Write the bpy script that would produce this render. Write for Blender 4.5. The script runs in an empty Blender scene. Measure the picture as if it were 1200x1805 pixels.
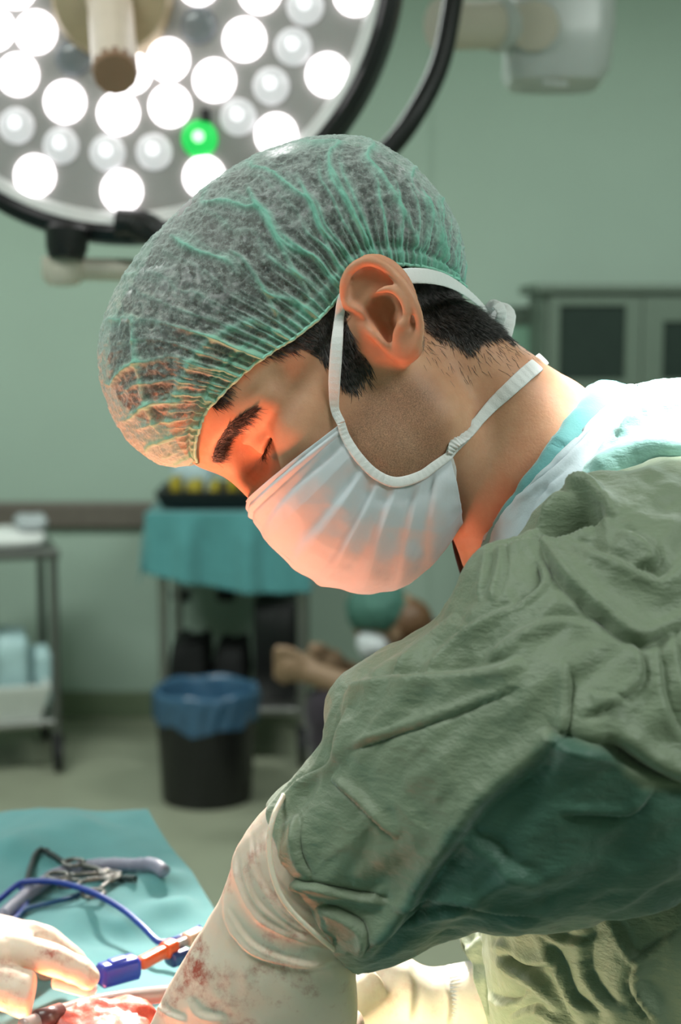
import bpy, math, random
import numpy as np
import openvdb
random.seed(7); RNG = np.random.default_rng(7)
FPX, CX, CY, D0 = 2690.0, 600.0, 902.5, 840.0
TILT = math.atan((902.5 - 559) / FPX)
CAMZ = 1.5
_c, _s = math.cos(TILT), math.sin(TILT)
col = bpy.context.scene.collection

# ---------------------------------------------------------------- frames
def K(u, v, w=0.0):
    """a point seen at photo position u,v at w mm in front of the surgeon's mid plane, in mm, level with the camera axes"""
    s = (D0 - w) / FPX
    return np.array([(u - CX) * s, (CY - v) * s, w], float)
def proj(V):
    s = FPX / (D0 - V[:, 2])
    return np.stack([CX + V[:, 0] * s, CY - V[:, 1] * s], 1)
def mm2world(V):
    V = np.asarray(V, float).reshape(-1, 3)
    x, y, d = V[:, 0] / 1e3, V[:, 1] / 1e3, (D0 - V[:, 2]) / 1e3
    return np.stack([x, d * _c + y * _s, CAMZ - d * _s + y * _c], 1)
def PW(u, v, d):
    """world point (m) seen at u,v at camera depth d metres"""
    return mm2world([[(u - CX) * d * 1e3 / FPX, (CY - v) * d * 1e3 / FPX, D0 - d * 1e3]])[0]
def GW(u, v, z):
    """world point on the horizontal plane at height z seen at u,v"""
    a = PW(u, v, 1.0) - np.array([0, 0, CAMZ])
    t = (z - CAMZ) / a[2]
    return np.array([0, 0, CAMZ]) + a * t
def YW(u, v, y):
    a = PW(u, v, 1.0) - np.array([0, 0, CAMZ])
    return np.array([0, 0, CAMZ]) + a * (y / a[1])

# ---------------------------------------------------------------- materials
def lin(r, g, b):
    f = lambda c: (c / 255) / 12.92 if c / 255 <= .04045 else ((c / 255 + .055) / 1.055) ** 2.4
    return (f(r), f(g), f(b), 1)
class NT:
    def __init__(s, name):
        s.m = bpy.data.materials.new(name); s.m.use_nodes = True
        s.t = s.m.node_tree; s.n = s.t.nodes; s.l = s.t.links
        s.b = s.n.get('Principled BSDF'); s.out = s.n.get('Material Output')
    def node(s, typ, **kw):
        n = s.n.new(typ)
        for k, v in kw.items():
            if k in n.inputs and not hasattr(n, k): n.inputs[k].default_value = v
            elif hasattr(n, k): setattr(n, k, v)
            else: n.inputs[k].default_value = v
        return n
    def link(s, a, b): s.l.new(a, b)
    def coord(s, scale=(1, 1, 1), which='Object'):
        tc = s.node('ShaderNodeTexCoord'); mp = s.node('ShaderNodeMapping'); mp.inputs['Scale'].default_value = scale
        s.link(tc.outputs[which], mp.inputs['Vector']); return mp.outputs[0]
    def noise(s, scale, detail=4, rough=.5, vec=None, stretch=(1, 1, 1)):
        n = s.node('ShaderNodeTexNoise'); n.inputs['Scale'].default_value = scale
        n.inputs['Detail'].default_value = detail; n.inputs['Roughness'].default_value = rough
        s.link(vec or s.coord(stretch), n.inputs['Vector']); return n.outputs['Fac']
    def ramp(s, fac, stops):
        r = s.node('ShaderNodeValToRGB'); e = r.color_ramp.elements
        while len(e) < len(stops): e.new(.5)
        for q, (p, c) in zip(e, stops):
            q.position = p; q.color = c if isinstance(c, tuple) else (c, c, c, 1)
        s.link(fac, r.inputs[0]); return r.outputs[0]
    def attr(s, name):
        a = s.node('ShaderNodeAttribute'); a.attribute_name = name; return a.outputs['Fac']
    def mix(s, fac, a, b, mode='MIX'):
        m = s.node('ShaderNodeMix'); m.data_type = 'RGBA'; m.blend_type = mode
        for i, x in ((0, fac), (6, a), (7, b)):
            if isinstance(x, (tuple, list, float, int)): m.inputs[i].default_value = x
            else: s.link(x, m.inputs[i])
        return m.outputs[2]
    def math(s, op, a, b=0.0):
        m = s.node('ShaderNodeMath'); m.operation = op
        for i, x in ((0, a), (1, b)):
            if isinstance(x, (float, int)): m.inputs[i].default_value = x
            else: s.link(x, m.inputs[i])
        return m.outputs[0]
    def bump(s, h, strength=.3, dist=.001):
        b = s.node('ShaderNodeBump'); b.inputs['Strength'].default_value = strength; b.inputs['Distance'].default_value = dist
        s.link(h, b.inputs['Height']); s.link(b.outputs[0], s.b.inputs['Normal'])
def pm(name, rgb, rough=.6, metal=0.0, var=.06, scale=30, bump=0.0, **kw):
    """plain procedural material with slight tone variation"""
    t = NT(name); c = lin(*rgb); n = t.noise(scale, 3)
    lo = tuple(x * (1 - var) for x in c[:3]) + (1,); hi = tuple(min(1, x * (1 + var)) for x in c[:3]) + (1,)
    t.link(t.ramp(n, [(.3, lo), (.7, hi)]), t.b.inputs['Base Color'])
    t.b.inputs['Roughness'].default_value = rough; t.b.inputs['Metallic'].default_value = metal
    if bump: t.bump(n, bump, .002)
    for k, v in kw.items(): t.b.inputs[k.replace('_', ' ')].default_value = v
    return t.m
def emis(name, rgb, strength):
    t = NT(name); t.b.inputs['Base Color'].default_value = lin(*rgb)
    t.b.inputs['Emission Color'].default_value = lin(*rgb); t.b.inputs['Emission Strength'].default_value = strength
    return t.m

# ---------------------------------------------------------------- objects
def tag(o, label=None, cat=None, group=None, kind=None):
    if label: o['label'] = label
    if cat: o['category'] = cat
    if group: o['group'] = group
    if kind: o['kind'] = kind
    return o
def empty(name, loc, label, cat, group=None):
    o = bpy.data.objects.new(name, None); col.objects.link(o); o.location = loc
    o.empty_display_size = .05
    return tag(o, label, cat, group)
def absloc(o):
    p = np.zeros(3)
    while o is not None: p += np.array(o.location); o = o.parent
    return p
def mesh(name, V, Fs, mat, parent=None, smooth=True, attrs=None, label=None):
    """V in world metres"""
    V = np.asarray(V, float); me = bpy.data.meshes.new(name)
    off = absloc(parent) if parent is not None else V.mean(0)
    me.from_pydata((V - off).tolist() if len(V) < 3000 else [], [], Fs if len(V) < 3000 else []) if len(V) < 3000 else _fast(me, V - off, Fs)
    me.polygons.foreach_set('use_smooth', [smooth] * len(me.polygons))
    if attrs:
        for k, a in attrs.items():
            at = me.attributes.new(k, 'FLOAT', 'POINT'); at.data.foreach_set('value', np.asarray(a, np.float32))
    if mat: me.materials.append(mat)
    me.update(); o = bpy.data.objects.new(name, me); col.objects.link(o)
    if parent is not None: o.parent = parent
    else: o.location = off
    if label: o['label'] = label
    return o
def _fast(me, V, Fs):
    me.vertices.add(len(V)); me.vertices.foreach_set('co', V.astype(np.float32).ravel())
    if isinstance(Fs, np.ndarray):
        n, k = Fs.shape; me.loops.add(n * k); me.loops.foreach_set('vertex_index', Fs.astype(np.int32).ravel())
        me.polygons.add(n); me.polygons.foreach_set('loop_start', np.arange(0, n * k, k, dtype=np.int32))
        me.polygons.foreach_set('loop_total', np.full(n, k, np.int32))
    else:
        li = [i for f in Fs for i in f]; st = np.cumsum([0] + [len(f) for f in Fs[:-1]])
        me.loops.add(len(li)); me.loops.foreach_set('vertex_index', np.array(li, np.int32))
        me.polygons.add(len(Fs)); me.polygons.foreach_set('loop_start', st.astype(np.int32))
        me.polygons.foreach_set('loop_total', np.array([len(f) for f in Fs], np.int32))
    me.update(calc_edges=True); me.validate()
def mm(name, V, Fs, mat, parent, **kw): return mesh(name, mm2world(V), Fs, mat, parent, **kw)
class MB:
    """collects simple solids into one mesh (world metres)"""
    def __init__(s): s.V = []; s.F = []
    def add(s, V, F):
        k = len(s.V); s.V += [tuple(map(float, v)) for v in V]; s.F += [tuple(int(i) + k for i in f) for f in F]; return s
    def box(s, x0, x1, y0, y1, z0, z1, bev=0.0, rz=0, piv=None):
        b = min(bev, (x1-x0)*.45, (y1-y0)*.45, (z1-z0)*.45)
        if b > 0:
            V = []; sg = [(-1,-1),(1,-1),(1,1),(-1,1)]
            def ring(z, ins):
                r = []
                for i, (a, c) in enumerate(sg):
                    X = x0 if a < 0 else x1; Y = y0 if c < 0 else y1
                    p1 = (X - a*ins - (a*b if (i % 2 == 1) == (a*c < 0) else 0), Y - c*ins - (0 if (i % 2 == 1) == (a*c < 0) else c*b))
                    ang = math.atan2(c, a)
                    for q in (-1, 0, 1):
                        an = ang + q * math.pi / 4
                        r.append((X - a*(b+ins) + b*math.cos(an)*(1 if q else 1), Y - c*(b+ins) + b*math.sin(an), z))
                return r
            R = [ring(z0, b*.7), ring(z0+b, 0), ring(z1-b, 0), ring(z1, b*.7)]
            for r in R: V += r
            F = []
            for k in range(3):
                for i in range(12):
                    j = (i+1) % 12; F.append((k*12+i, k*12+j, (k+1)*12+j, (k+1)*12+i))
            F.append(tuple(range(11, -1, -1))); F.append(tuple(range(36, 48)))
        else:
            V = [(x0,y0,z0),(x1,y0,z0),(x1,y1,z0),(x0,y1,z0),(x0,y0,z1),(x1,y0,z1),(x1,y1,z1),(x0,y1,z1)]
            F = [(3,2,1,0),(4,5,6,7),(0,1,5,4),(1,2,6,5),(2,3,7,6),(3,0,4,7)]
        if rz:
            px, py = piv or ((x0+x1)/2, (y0+y1)/2); ca, sa = math.cos(rz), math.sin(rz)
            V = [(px+(x-px)*ca-(y-py)*sa, py+(x-px)*sa+(y-py)*ca, z) for x, y, z in V]
        return s.add(V, F)
    def tube(s, pts, r, n=12, cap=True):
        V, F = tube(np.array(pts, float), r, n, cap); return s.add(V, F)
    def lathe(s, prof, loc=(0,0,0), axis=(0,0,1), n=32, ring=False):
        V, F = lathe(prof, loc, axis, n, ring); return s.add(V, F)
    def build(s, name, mat, parent=None, smooth=True, **kw):
        o = mesh(name, np.array(s.V), s.F, mat, parent, smooth, **kw)
        try:
            if smooth: o.data.set_sharp_from_angle(angle=math.radians(38))
        except Exception: pass
        return o
def tube(P, r, n=12, cap=True, flat=None):
    P = np.array(P, float); m = len(P); r = np.broadcast_to(np.asarray(r, float), (m,))
    T = np.gradient(P, axis=0); T /= np.linalg.norm(T, axis=1)[:, None] + 1e-12
    up = np.array([0, 0, 1.]) if abs(T[0][2]) < .9 else np.array([1., 0, 0])
    N = np.cross(T[0], up); N /= np.linalg.norm(N); V = []
    for i in range(m):
        N = N - T[i] * (N @ T[i]); N /= np.linalg.norm(N) + 1e-12; B = np.cross(T[i], N)
        for k in range(n):
            a = 2 * math.pi * k / n; V.append(P[i] + r[i] * (N * math.cos(a) + B * math.sin(a)))
    F = [(i*n+k, i*n+(k+1) % n, (i+1)*n+(k+1) % n, (i+1)*n+k) for i in range(m-1) for k in range(n)]
    if cap:
        V += [P[0], P[-1]]; a = m*n
        F += [(a, (k+1) % n, k) for k in range(n)] + [(a+1, (m-1)*n+k, (m-1)*n+(k+1) % n) for k in range(n)]
    return np.array(V), F
def basis(ax):
    ax = np.array(ax, float); ax /= np.linalg.norm(ax)
    u = np.cross(ax, [0, 0, 1.] if abs(ax[2]) < .9 else [1., 0, 0]); u /= np.linalg.norm(u)
    return u, np.cross(ax, u), ax
def lathe(prof, loc, axis, n=32, ring=False):
    u, v, a = basis(axis); V = []; loc = np.array(loc, float)
    for r, h in prof:
        for k in range(n):
            t = 2 * math.pi * k / n; V.append(loc + a*h + r*(u*math.cos(t) + v*math.sin(t)))
    m = len(prof); F = [(i*n+k, i*n+(k+1) % n, (i+1)*n+(k+1) % n, (i+1)*n+k) for i in range(m-1) for k in range(n)]
    if ring: F += [((m-1)*n+k, (m-1)*n+(k+1) % n, (k+1) % n, k) for k in range(n)]
    else: F += [tuple(range(n-1, -1, -1)), tuple((m-1)*n+k for k in range(n))]
    return V, F
def spline(P, n):
    """Catmull-Rom through rows of P (any number of columns), n samples"""
    P = np.array(P, float); Q = np.vstack([2*P[0]-P[1], P, 2*P[-1]-P[-2]])
    t = np.linspace(0, len(P)-1-1e-9, n); i = t.astype(int); f = (t - i)[:, None]
    a, b, c, d = Q[i], Q[i+1], Q[i+2], Q[i+3]
    return .5*((2*b) + (c-a)*f + (2*a-5*b+4*c-d)*f**2 + (3*b-a-3*c+d)*f**3)
def gridF(n, m, closed=False):
    i, j = np.meshgrid(np.arange(n-1), np.arange(m if closed else m-1), indexing='ij'); j2 = (j+1) % m
    return np.stack([i*m+j, i*m+j2, (i+1)*m+j2, (i+1)*m+j], -1).reshape(-1, 4)
def gnormals(G, closed=False):
    """normals of a grid of points (n,m,3)"""
    du = np.gradient(G, axis=0)
    dv = (np.roll(G, -1, 1) - np.roll(G, 1, 1)) if closed else np.gradient(G, axis=1)
    N = np.cross(du, dv); return N / (np.linalg.norm(N, axis=2)[..., None] + 1e-9)
def vnormals(V, F):
    """vertex normals for quads"""
    F = np.asarray(F); N = np.zeros_like(V); n = np.cross(V[F[:, 2]]-V[F[:, 0]], V[F[:, 3]]-V[F[:, 1]])
    for k in range(4): np.add.at(N, F[:, k], n)
    return N / (np.linalg.norm(N, axis=1)[:, None] + 1e-9)

# ---------------------------------------------------------------- noise
_H = RNG.random((64, 64, 64)).astype(np.float32)
def vnoise(P, scale):
    Q = np.asarray(P) / scale; i = np.floor(Q).astype(int); f = Q - i; f = f*f*(3-2*f); r = 0
    for a in (0, 1):
        for b in (0, 1):
            for c in (0, 1):
                w = (f[..., 0] if a else 1-f[..., 0])*(f[..., 1] if b else 1-f[..., 1])*(f[..., 2] if c else 1-f[..., 2])
                r = r + w * _H[(i[..., 0]+a) & 63, (i[..., 1]+b) & 63, (i[..., 2]+c) & 63]
    return r * 2 - 1
def fbm(P, scale, oct=3): return sum(vnoise(P + 17.3*k, scale/2**k)/2**k for k in range(oct))
def ridged(P, scale, oct=2): return sum((1-2*np.abs(vnoise(P + 31.7*k, scale/1.9**k)))/2**k for k in range(oct))
def sstep(a, b, x): t = np.clip((x-a)/(b-a), 0, 1); return t*t*(3-2*t)

# ---------------------------------------------------------------- 2D helpers on the photo plane
def pl_dist(P, L):
    """distance and signed side of points P (n,2) to polyline L"""
    L = np.array(L, float); best = np.full(len(P), 1e9); sg = np.zeros(len(P)); tt = np.zeros(len(P)); n = len(L)-1
    for k in range(n):
        a, b = L[k], L[k+1]; d = b-a; q = P-a; t = np.clip((q@d)/(d@d+1e-9), 0, 1)
        e = q - t[:, None]*d; r = np.hypot(e[:, 0], e[:, 1]); m = r < best
        best = np.where(m, r, best); sg = np.where(m, np.sign(d[0]*q[:, 1]-d[1]*q[:, 0]), sg); tt = np.where(m, (k+t)/n, tt)
    return best, sg, tt
def pg_sd(P, L):
    """signed distance to polygon, negative inside"""
    L = np.array(L, float); d, _, _ = pl_dist(P, np.vstack([L, L[:1]])); ins = np.zeros(len(P), bool); n = len(L)
    for k in range(n):
        a, b = L[k], L[(k+1) % n]
        c = ((a[1] > P[:, 1]) != (b[1] > P[:, 1])) & (P[:, 0] < (b[0]-a[0])*(P[:, 1]-a[1])/(b[1]-a[1]+1e-12)+a[0]); ins ^= c
    return np.where(ins, -d, d)
def folds(V, N, lines):
    """press folds into cloth; each line: (points in the photo, width px, height mm, valley side). Only on the side that faces front."""
    UV = proj(V); face = sstep(.0, .35, N[:, 2]); D = np.zeros(len(V))
    for pts, w, h, side in lines:
        L = spline(pts, max(8, 6*len(pts))) if len(pts) > 2 else np.array(pts, float)
        lo, hi = L.min(0)-7*w, L.max(0)+7*w
        m = np.where(((UV > lo) & (UV < hi)).all(1))[0]
        if not len(m): continue
        d, sg, t = pl_dist(UV[m], L); d = d*sg*side; taper = np.clip(np.minimum(t, 1-t)*5, 0, 1)**.7
        D[m] += h*taper*(np.where(d > 0, np.exp(-(np.sqrt(d*d+w*w*.05)-w*.22)/(1.5*w)), np.exp(-(d/(.62*w))**2)) - .45*np.exp(-((d+1.5*w)/(.8*w))**2))
    return V + N*(D*face)[:, None]

# ---------------------------------------------------------------- implicit sculpting
class Field:
    def __init__(s, lo, hi, vox):
        s.lo = np.array(lo, float); s.vox = vox; s.n = np.ceil((np.array(hi)-s.lo)/vox).astype(int)
        s.A = np.full(s.n, 60.0, np.float32)
    def _sub(s, lo, hi):
        a = np.clip(np.floor((np.array(lo)-s.lo)/s.vox).astype(int), 0, s.n); b = np.clip(np.ceil((np.array(hi)-s.lo)/s.vox).astype(int)+1, 0, s.n)
        sl = tuple(slice(x, y) for x, y in zip(a, b))
        g = [(s.lo[k]+s.vox*np.arange(a[k], b[k])).astype(np.float32) for k in range(3)]
        return sl, g[0][:, None, None], g[1][None, :, None], g[2][None, None, :]
    def _op(s, sl, d, k, op):
        A = s.A[sl]
        if op == 'sub': A2 = -A; d2 = d
        else: A2 = A; d2 = d
        h = np.maximum(k-np.abs(A2-d2), 0)/k
        r = np.minimum(A2, d2) - h*h*k*.25
        s.A[sl] = -r if op == 'sub' else r
    def ell(s, c, r, R=None, k=6.0, op='add'):
        c = np.array(c, float); r = np.array(r, float); R = np.eye(3) if R is None else np.array(R)
        e = np.sqrt(((R.T*r)**2).sum(1))+k+4
        sl, X, Y, Z = s._sub(c-e, c+e); x, y, z = X-c[0], Y-c[1], Z-c[2]
        q = [(R[i, 0]*x+R[i, 1]*y+R[i, 2]*z).astype(np.float32) for i in range(3)]
        k0 = np.sqrt(sum((q[i]/r[i])**2 for i in range(3))); k1 = np.sqrt(sum((q[i]/r[i]**2)**2 for i in range(3)))+1e-6
        s._op(sl, k0*(k0-1)/k1, k, op)
    def tube(s, P, r, k=4.0, op='add'):
        P = np.array(P, float); r = np.broadcast_to(np.asarray(r, float), (len(P),)); e = r.max()+k+4
        sl, X, Y, Z = s._sub(P.min(0)-e, P.max(0)+e); best = None
        for i in range(len(P)-1):
            a, b = P[i], P[i+1]; d = b-a; L = d@d+1e-9
            t = np.clip(((X-a[0])*d[0]+(Y-a[1])*d[1]+(Z-a[2])*d[2])/L, 0, 1)
            q = np.sqrt((X-a[0]-t*d[0])**2+(Y-a[1]-t*d[1])**2+(Z-a[2]-t*d[2])**2) - (r[i]+(r[i+1]-r[i])*t)
            best = q if best is None else np.minimum(best, q)
        s._op(sl, best, k, op)
    def val(s, P):
        i = np.clip(((np.asarray(P)-s.lo)/s.vox), 0, s.n-1.001); j = i.astype(int); f = i-j; r = 0
        for a in (0, 1):
            for b in (0, 1):
                for c in (0, 1):
                    w = (f[..., 0] if a else 1-f[..., 0])*(f[..., 1] if b else 1-f[..., 1])*(f[..., 2] if c else 1-f[..., 2])
                    r = r + w*s.A[j[..., 0]+a, j[..., 1]+b, j[..., 2]+c]
        return r
    def blur(s, it=1):
        for _ in range(it):
            for ax in range(3):
                s.A = .25*np.roll(s.A, 1, ax)+.5*s.A+.25*np.roll(s.A, -1, ax)
    def quads(s):
        A = s.A
        for ax in range(3):
            sl = [slice(None)]*3; sl[ax] = 0; A[tuple(sl)] = np.maximum(A[tuple(sl)], 1.0); sl[ax] = -1; A[tuple(sl)] = np.maximum(A[tuple(sl)], 1.0)
        g = openvdb.FloatGrid(60.0); g.copyFromArray(A); V, Q = g.convertToQuads(0.0)
        V = np.array(V, float)*s.vox + s.lo; Q = np.array(Q)[:, ::-1].copy()
        N = vnormals(V, Q); c = s.val(V+N*s.vox) - s.val(V-N*s.vox)
        if c.mean() < 0: Q = Q[:, ::-1].copy()
        return V, Q
def from_parts(parts, vox, blur=1, pad=6):
    """union of closed pieces (V, F) in mm as one continuous skin"""
    allV = np.vstack([p[0] for p in parts]); lo = allV.min(0)-pad*vox; hi = allV.max(0)+pad*vox
    fd = Field(lo, hi, vox)
    for V, F in parts:
        T = [f for f in F if len(f) == 3]; Q = [f for f in F if len(f) == 4]
        for f in F:
            if len(f) > 4:
                for k in range(1, len(f)-1): T.append((f[0], f[k], f[k+1]))
        g = openvdb.FloatGrid.createLevelSetFromPolygons(np.ascontiguousarray((V-lo)/vox), triangles=np.array(T, np.uint32).reshape(-1, 3),
                quads=np.array(Q, np.uint32).reshape(-1, 4), halfWidth=3.0)
        B = np.full(fd.n, 3.0, np.float32); g.copyToArray(B)
        fd.A = np.minimum(fd.A, B*vox)
    fd.blur(blur); return fd.quads()
def smoothV(V, Q, it=2):
    for _ in range(it):
        S = np.zeros_like(V); c = np.zeros(len(V))
        for a, b in ((0, 1), (1, 2), (2, 3), (3, 0)):
            np.add.at(S, Q[:, a], V[Q[:, b]]); np.add.at(c, Q[:, a], 1)
            np.add.at(S, Q[:, b], V[Q[:, a]]); np.add.at(c, Q[:, b], 1)
        V = .5*V+.5*S/np.maximum(c, 1)[:, None]
    return V
def ringloft(rows, n, m, power=1.0):
    """rows: (Tu,Tv,Bu,Bv,wc,hd) -> closed ring grid (n,m,3) in mm; T/B are the two outline points, hd the half thickness"""
    R = spline(rows, n); G = np.zeros((n, m, 3)); t = np.linspace(0, 2*math.pi, m, endpoint=False)
    for i, (tu, tv, bu, bv, wc, hd) in enumerate(R):
        T, B = K(tu, tv, wc), K(bu, bv, wc); c, a = (T+B)/2, (T-B)/2
        ct = np.sign(np.cos(t))*np.abs(np.cos(t))**power; st = np.sign(np.sin(t))*np.abs(np.sin(t))**power
        G[i] = c + ct[:, None]*a + st[:, None]*np.array([0, 0, hd])
    return G
def capped(G):
    n, m, _ = G.shape; F = [tuple(f) for f in gridF(n, m, True)]
    V = np.vstack([G.reshape(-1, 3), G[0].mean(0), G[-1].mean(0)]); a = n*m
    F += [(a, (k+1) % m, k) for k in range(m)] + [(a+1, (n-1)*m+k, (n-1)*m+(k+1) % m) for k in range(m)]
    return V, F
# ================================================================ the surgeon
TH, PS = math.radians(58), math.radians(10)
F0 = np.array([-math.cos(TH), -math.sin(TH), 0]); ZZ = np.array([0, 0, 1.])
HF = F0*math.cos(PS)+ZZ*math.sin(PS); HL = ZZ*math.cos(PS)-F0*math.sin(PS); HU = np.array([-math.sin(TH), math.cos(TH), 0])
HO = K(667, 565, 74)-74*HL; HR = np.array([HF, HU, HL])
def h(F, U, L): return HO+F*HF+U*HU+L*HL
def ec(x, y, w): return K(580+x/4.615, 440+y/4.615, w)       # ear survey points

# ---- materials
def skin_mat():
    t = NT('skin'); b = t.b
    n1 = t.noise(45, 5, .6); n2 = t.noise(1900, 3, .6); n3 = t.noise(12, 3)
    base = t.ramp(n1, [(.3, lin(196, 142, 112)), (.55, lin(208, 157, 126)), (.75, lin(216, 168, 138))])
    base = t.mix(t.math('MULTIPLY', t.attr('flush'), .6), base, lin(204, 112, 82))
    stub = t.math('MULTIPLY', t.attr('beard'), t.ramp(n2, [(.35, .16), (.65, .74)]))
    base = t.mix(stub, base, lin(98, 78, 66))
    base = t.mix(t.attr('scalp'), base, lin(62, 52, 48))
    t.link(base, b.inputs['Base Color']); b.inputs['Roughness'].default_value = .52
    b.inputs['Subsurface Weight'].default_value = .25; b.inputs['Subsurface Radius'].default_value = (.6, .22, .12)
    b.inputs['Subsurface Scale'].default_value = .006; b.inputs['Specular IOR Level'].default_value = .35
    bp = t.node('ShaderNodeBump'); bp.inputs['Strength'].default_value = .25; bp.inputs['Distance'].default_value = .0006
    t.link(t.noise(700, 4, .6), bp.inputs['Height']); t.link(bp.outputs[0], b.inputs['Normal'])
    return t.m
M_skin = skin_mat()
def hair_mat(name, lo, hi):
    t = NT(name); n = t.noise(400, 3); t.link(t.ramp(n, [(.35, lin(*lo)), (.7, lin(*hi))]), t.b.inputs['Base Color'])
    t.b.inputs['Roughness'].default_value = .38; t.b.inputs['Specular IOR Level'].default_value = .6; return t.m
M_hair = hair_mat('dark_hair', (20, 18, 18), (96, 90, 90))
M_brow = hair_mat('brow_hair', (14, 10, 10), (34, 25, 22))

surgeon_base = GW(600+70*3.2, 1805, 0.0); surgeon_base = np.array([.30, .86, 0.0])
surgeon = empty('person', surgeon_base, 'surgeon in green gown, hair cap and face mask bending over the operation', 'person')

# ---- head and neck: one continuous skin
def build_body():
    fd = Field((-128, -75, -92), (200, 215, 112), 1.05)
    E = lambda c, r, k=10, op='add': fd.ell(h(*c), r, HR, k, op)
    E((3, 45, 0), (88, 84, 72)); E((46, 48, 0), (48, 45, 57)); E((42, -8, 0), (50, 62, 53), 14)
    for s in (-1, 1):
        fd.tube([h(86, 44, 6*s), h(84, 41, 24*s), h(70, 36, 44*s), h(60, 28, 54*s)], [8, 9, 8, 6], 12)
    E((84, 46, 0), (12, 13, 22), 10)
    for s in (-1, 1):
        E((64, -2, 40*s), (21, 19, 19), 12)
        fd.tube([h(62, 4, 52*s), h(15, 6, 66*s)], 8, 14)
        E((34, -32, 50*s), (26, 36, 16), 14); E((54, -38, 38*s), (28, 30, 22), 14)
        fd.tube([h(22, -52, 50*s), h(64, -68, 18*s)], [13, 11], 12); fd.tube([h(22, -50, 50*s), h(6, -4, 60*s)], 12, 14)
        E((87, 20, 31*s), (15, 14, 17), 9, 'sub')
    E((72, -40, 0), (26, 28, 32), 12); E((74, -66, 0), (16, 13, 20), 10)
    fd.tube([h(88, 32, 0), h(92, 16, 0), h(95, 2, 0)], [7, 7, 7.5], 9); E((97, -9, 0), (10, 9, 11), 7)
    for s in (-1, 1): E((92, -14, 12*s), (9, 8, 7), 6)
    for s in (-1, 1):
        ey = HO + (K(481, 764, 46)-HO) if s > 0 else None
        q = HR @ (K(481, 762, 44)-HO); c = h(q[0], q[1], q[2]*s)
        fd.ell(c, (13, 13, 13), HR, 4)                                                # closed-down eyelid over the eye
        fd.tube([h(q[0]-9, q[1]-1.5, (q[2]+11)*s), h(q[0]+5, q[1]-3.0, (q[2]+11)*s), h(q[0]+13.2, q[1]-3.5, (q[2]+3)*s), h(q[0]+14, q[1]-3, (q[2]-7)*s)], [1.2, 2.0, 2.2, 1.8], 1.4, 'sub')   # lid slit
        fd.tube([h(q[0]-6, q[1]+10, (q[2]+9)*s), h(q[0]+8, q[1]+10.5, (q[2]+5)*s), h(q[0]+12, q[1]+9, (q[2]-6)*s)], 1.0, 2.5, 'sub')  # upper lid crease
        fd.tube([h(q[0]-10, q[1]-9, (q[2]+10)*s), h(q[0]+6, q[1]-13, (q[2]+4)*s), h(q[0]+10, q[1]-13, (q[2]-8)*s)], 2.2, 4)        # lower lid fold
        r_ = HR @ (K(452, 822, 30)-HO); fd.ell(h(r_[0]+1, r_[1], (r_[2]-1)*s), (9, 6, 8), HR, 7, 'sub')
        fd.tube([h(q[0]-8, q[1]+5, (q[2]+13)*s), h(q[0]+4, q[1]+9, (q[2]+10)*s), h(q[0]+12, q[1]+10, q[2]*s)], 2.0, 5)
        fd.tube([h(q[0]-13, q[1]-2, (q[2]+14)*s), h(q[0]-24, q[1]+5, (q[2]+17)*s)], 1.1, 2, 'sub')
        fd.tube([h(q[0]-8, q[1]-17, (q[2]+9)*s), h(q[0]+6, q[1]-20, (q[2]+1)*s), h(q[0]+9, q[1]-19, (q[2]-10)*s)], 1.3, 4, 'sub')
        fd.tube([h(q[0]-13, q[1]-6, (q[2]+14)*s), h(q[0]-25, q[1]-6, (q[2]+17)*s)], .8, 2, 'sub')
    # neck and the root of the shoulders
    fd.tube([(34, 84, 0), (64, 58, 0), (100, 27, 0), (124, 6, 0), (140, -8, 0)], [43, 46, 53, 54, 44], 16)
    for s in (-1, 1):
        fd.tube([K(742, 650, 50*s), K(800, 780, 46*s), K(850, 930, 26*s)], [9, 9, 8], 14)
        fd.tube([K(800, 600, 32*s), K(900, 680, 34*s), K(990, 770, 36*s)], [16, 17, 16], 20)
    fd.tube([K(812, 800, 8), K(826, 900, 10), K(842, 985, 10)], [9, 10, 9], 12)
    # ears, in full relief
    for s in (1, -1):
        def e(x, y, w):
            p = ec(x, y, w)
            if s > 0: return p
            q = HR @ (p-HO); return h(q[0], q[1], -q[2])
        ax = np.array([.43, -.90, 0]); ac = np.array([.90, .43, .18]); ac /= np.linalg.norm(ac); an = np.cross(ac, -ax); an /= np.linalg.norm(an)
        R = np.array([-ax, ac, an]) if s > 0 else np.array([[1, 0, 0], [0, 1, 0], [0, 0, 1]]) @ np.array([-ax, ac, an])
        if s < 0:
            Mr = np.eye(3)-2*np.outer(HL, HL); R = R @ Mr
        fd.ell(e(460, 520, 72), (19, 11, 13), R, 8)
        fd.ell(e(430, 400, 82), (24, 17.5, 3.2), R, 3); fd.ell(e(600, 700, 83), (13, 10, 3.6), R, 4)
        hx = [(150, 480, 79), (120, 370, 82), (128, 255, 85), (190, 150, 87), (310, 92, 88.5), (440, 130, 89.5), (545, 225, 90.5), (640, 335, 91.5), (705, 460, 91.5), (738, 590, 90.5), (735, 700, 89), (705, 800, 87)]
        hp = spline(hx, 40); fd.tube([e(*p) for p in hp], np.interp(np.linspace(0, 1, 40), [0, .1, .35, .7, 1], [1.9, 2.4, 2.8, 2.4, 2.0]), 2.0)
        cr = spline([(150, 440, 81), (210, 480, 83), (300, 540, 83), (400, 590, 80)], 14); fd.tube([e(*p) for p in cr], np.linspace(2.2, 1.5, 14), 2.5)
        sc = spline([(190, 230, 90), (300, 165, 92), (430, 215, 93), (540, 320, 94), (610, 430, 94), (650, 540, 93)], 24)
        fd.tube([e(*p) for p in sc], np.linspace(3.0, 1.3, 24), 1.6, 'sub')                                   # scapha groove
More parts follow.
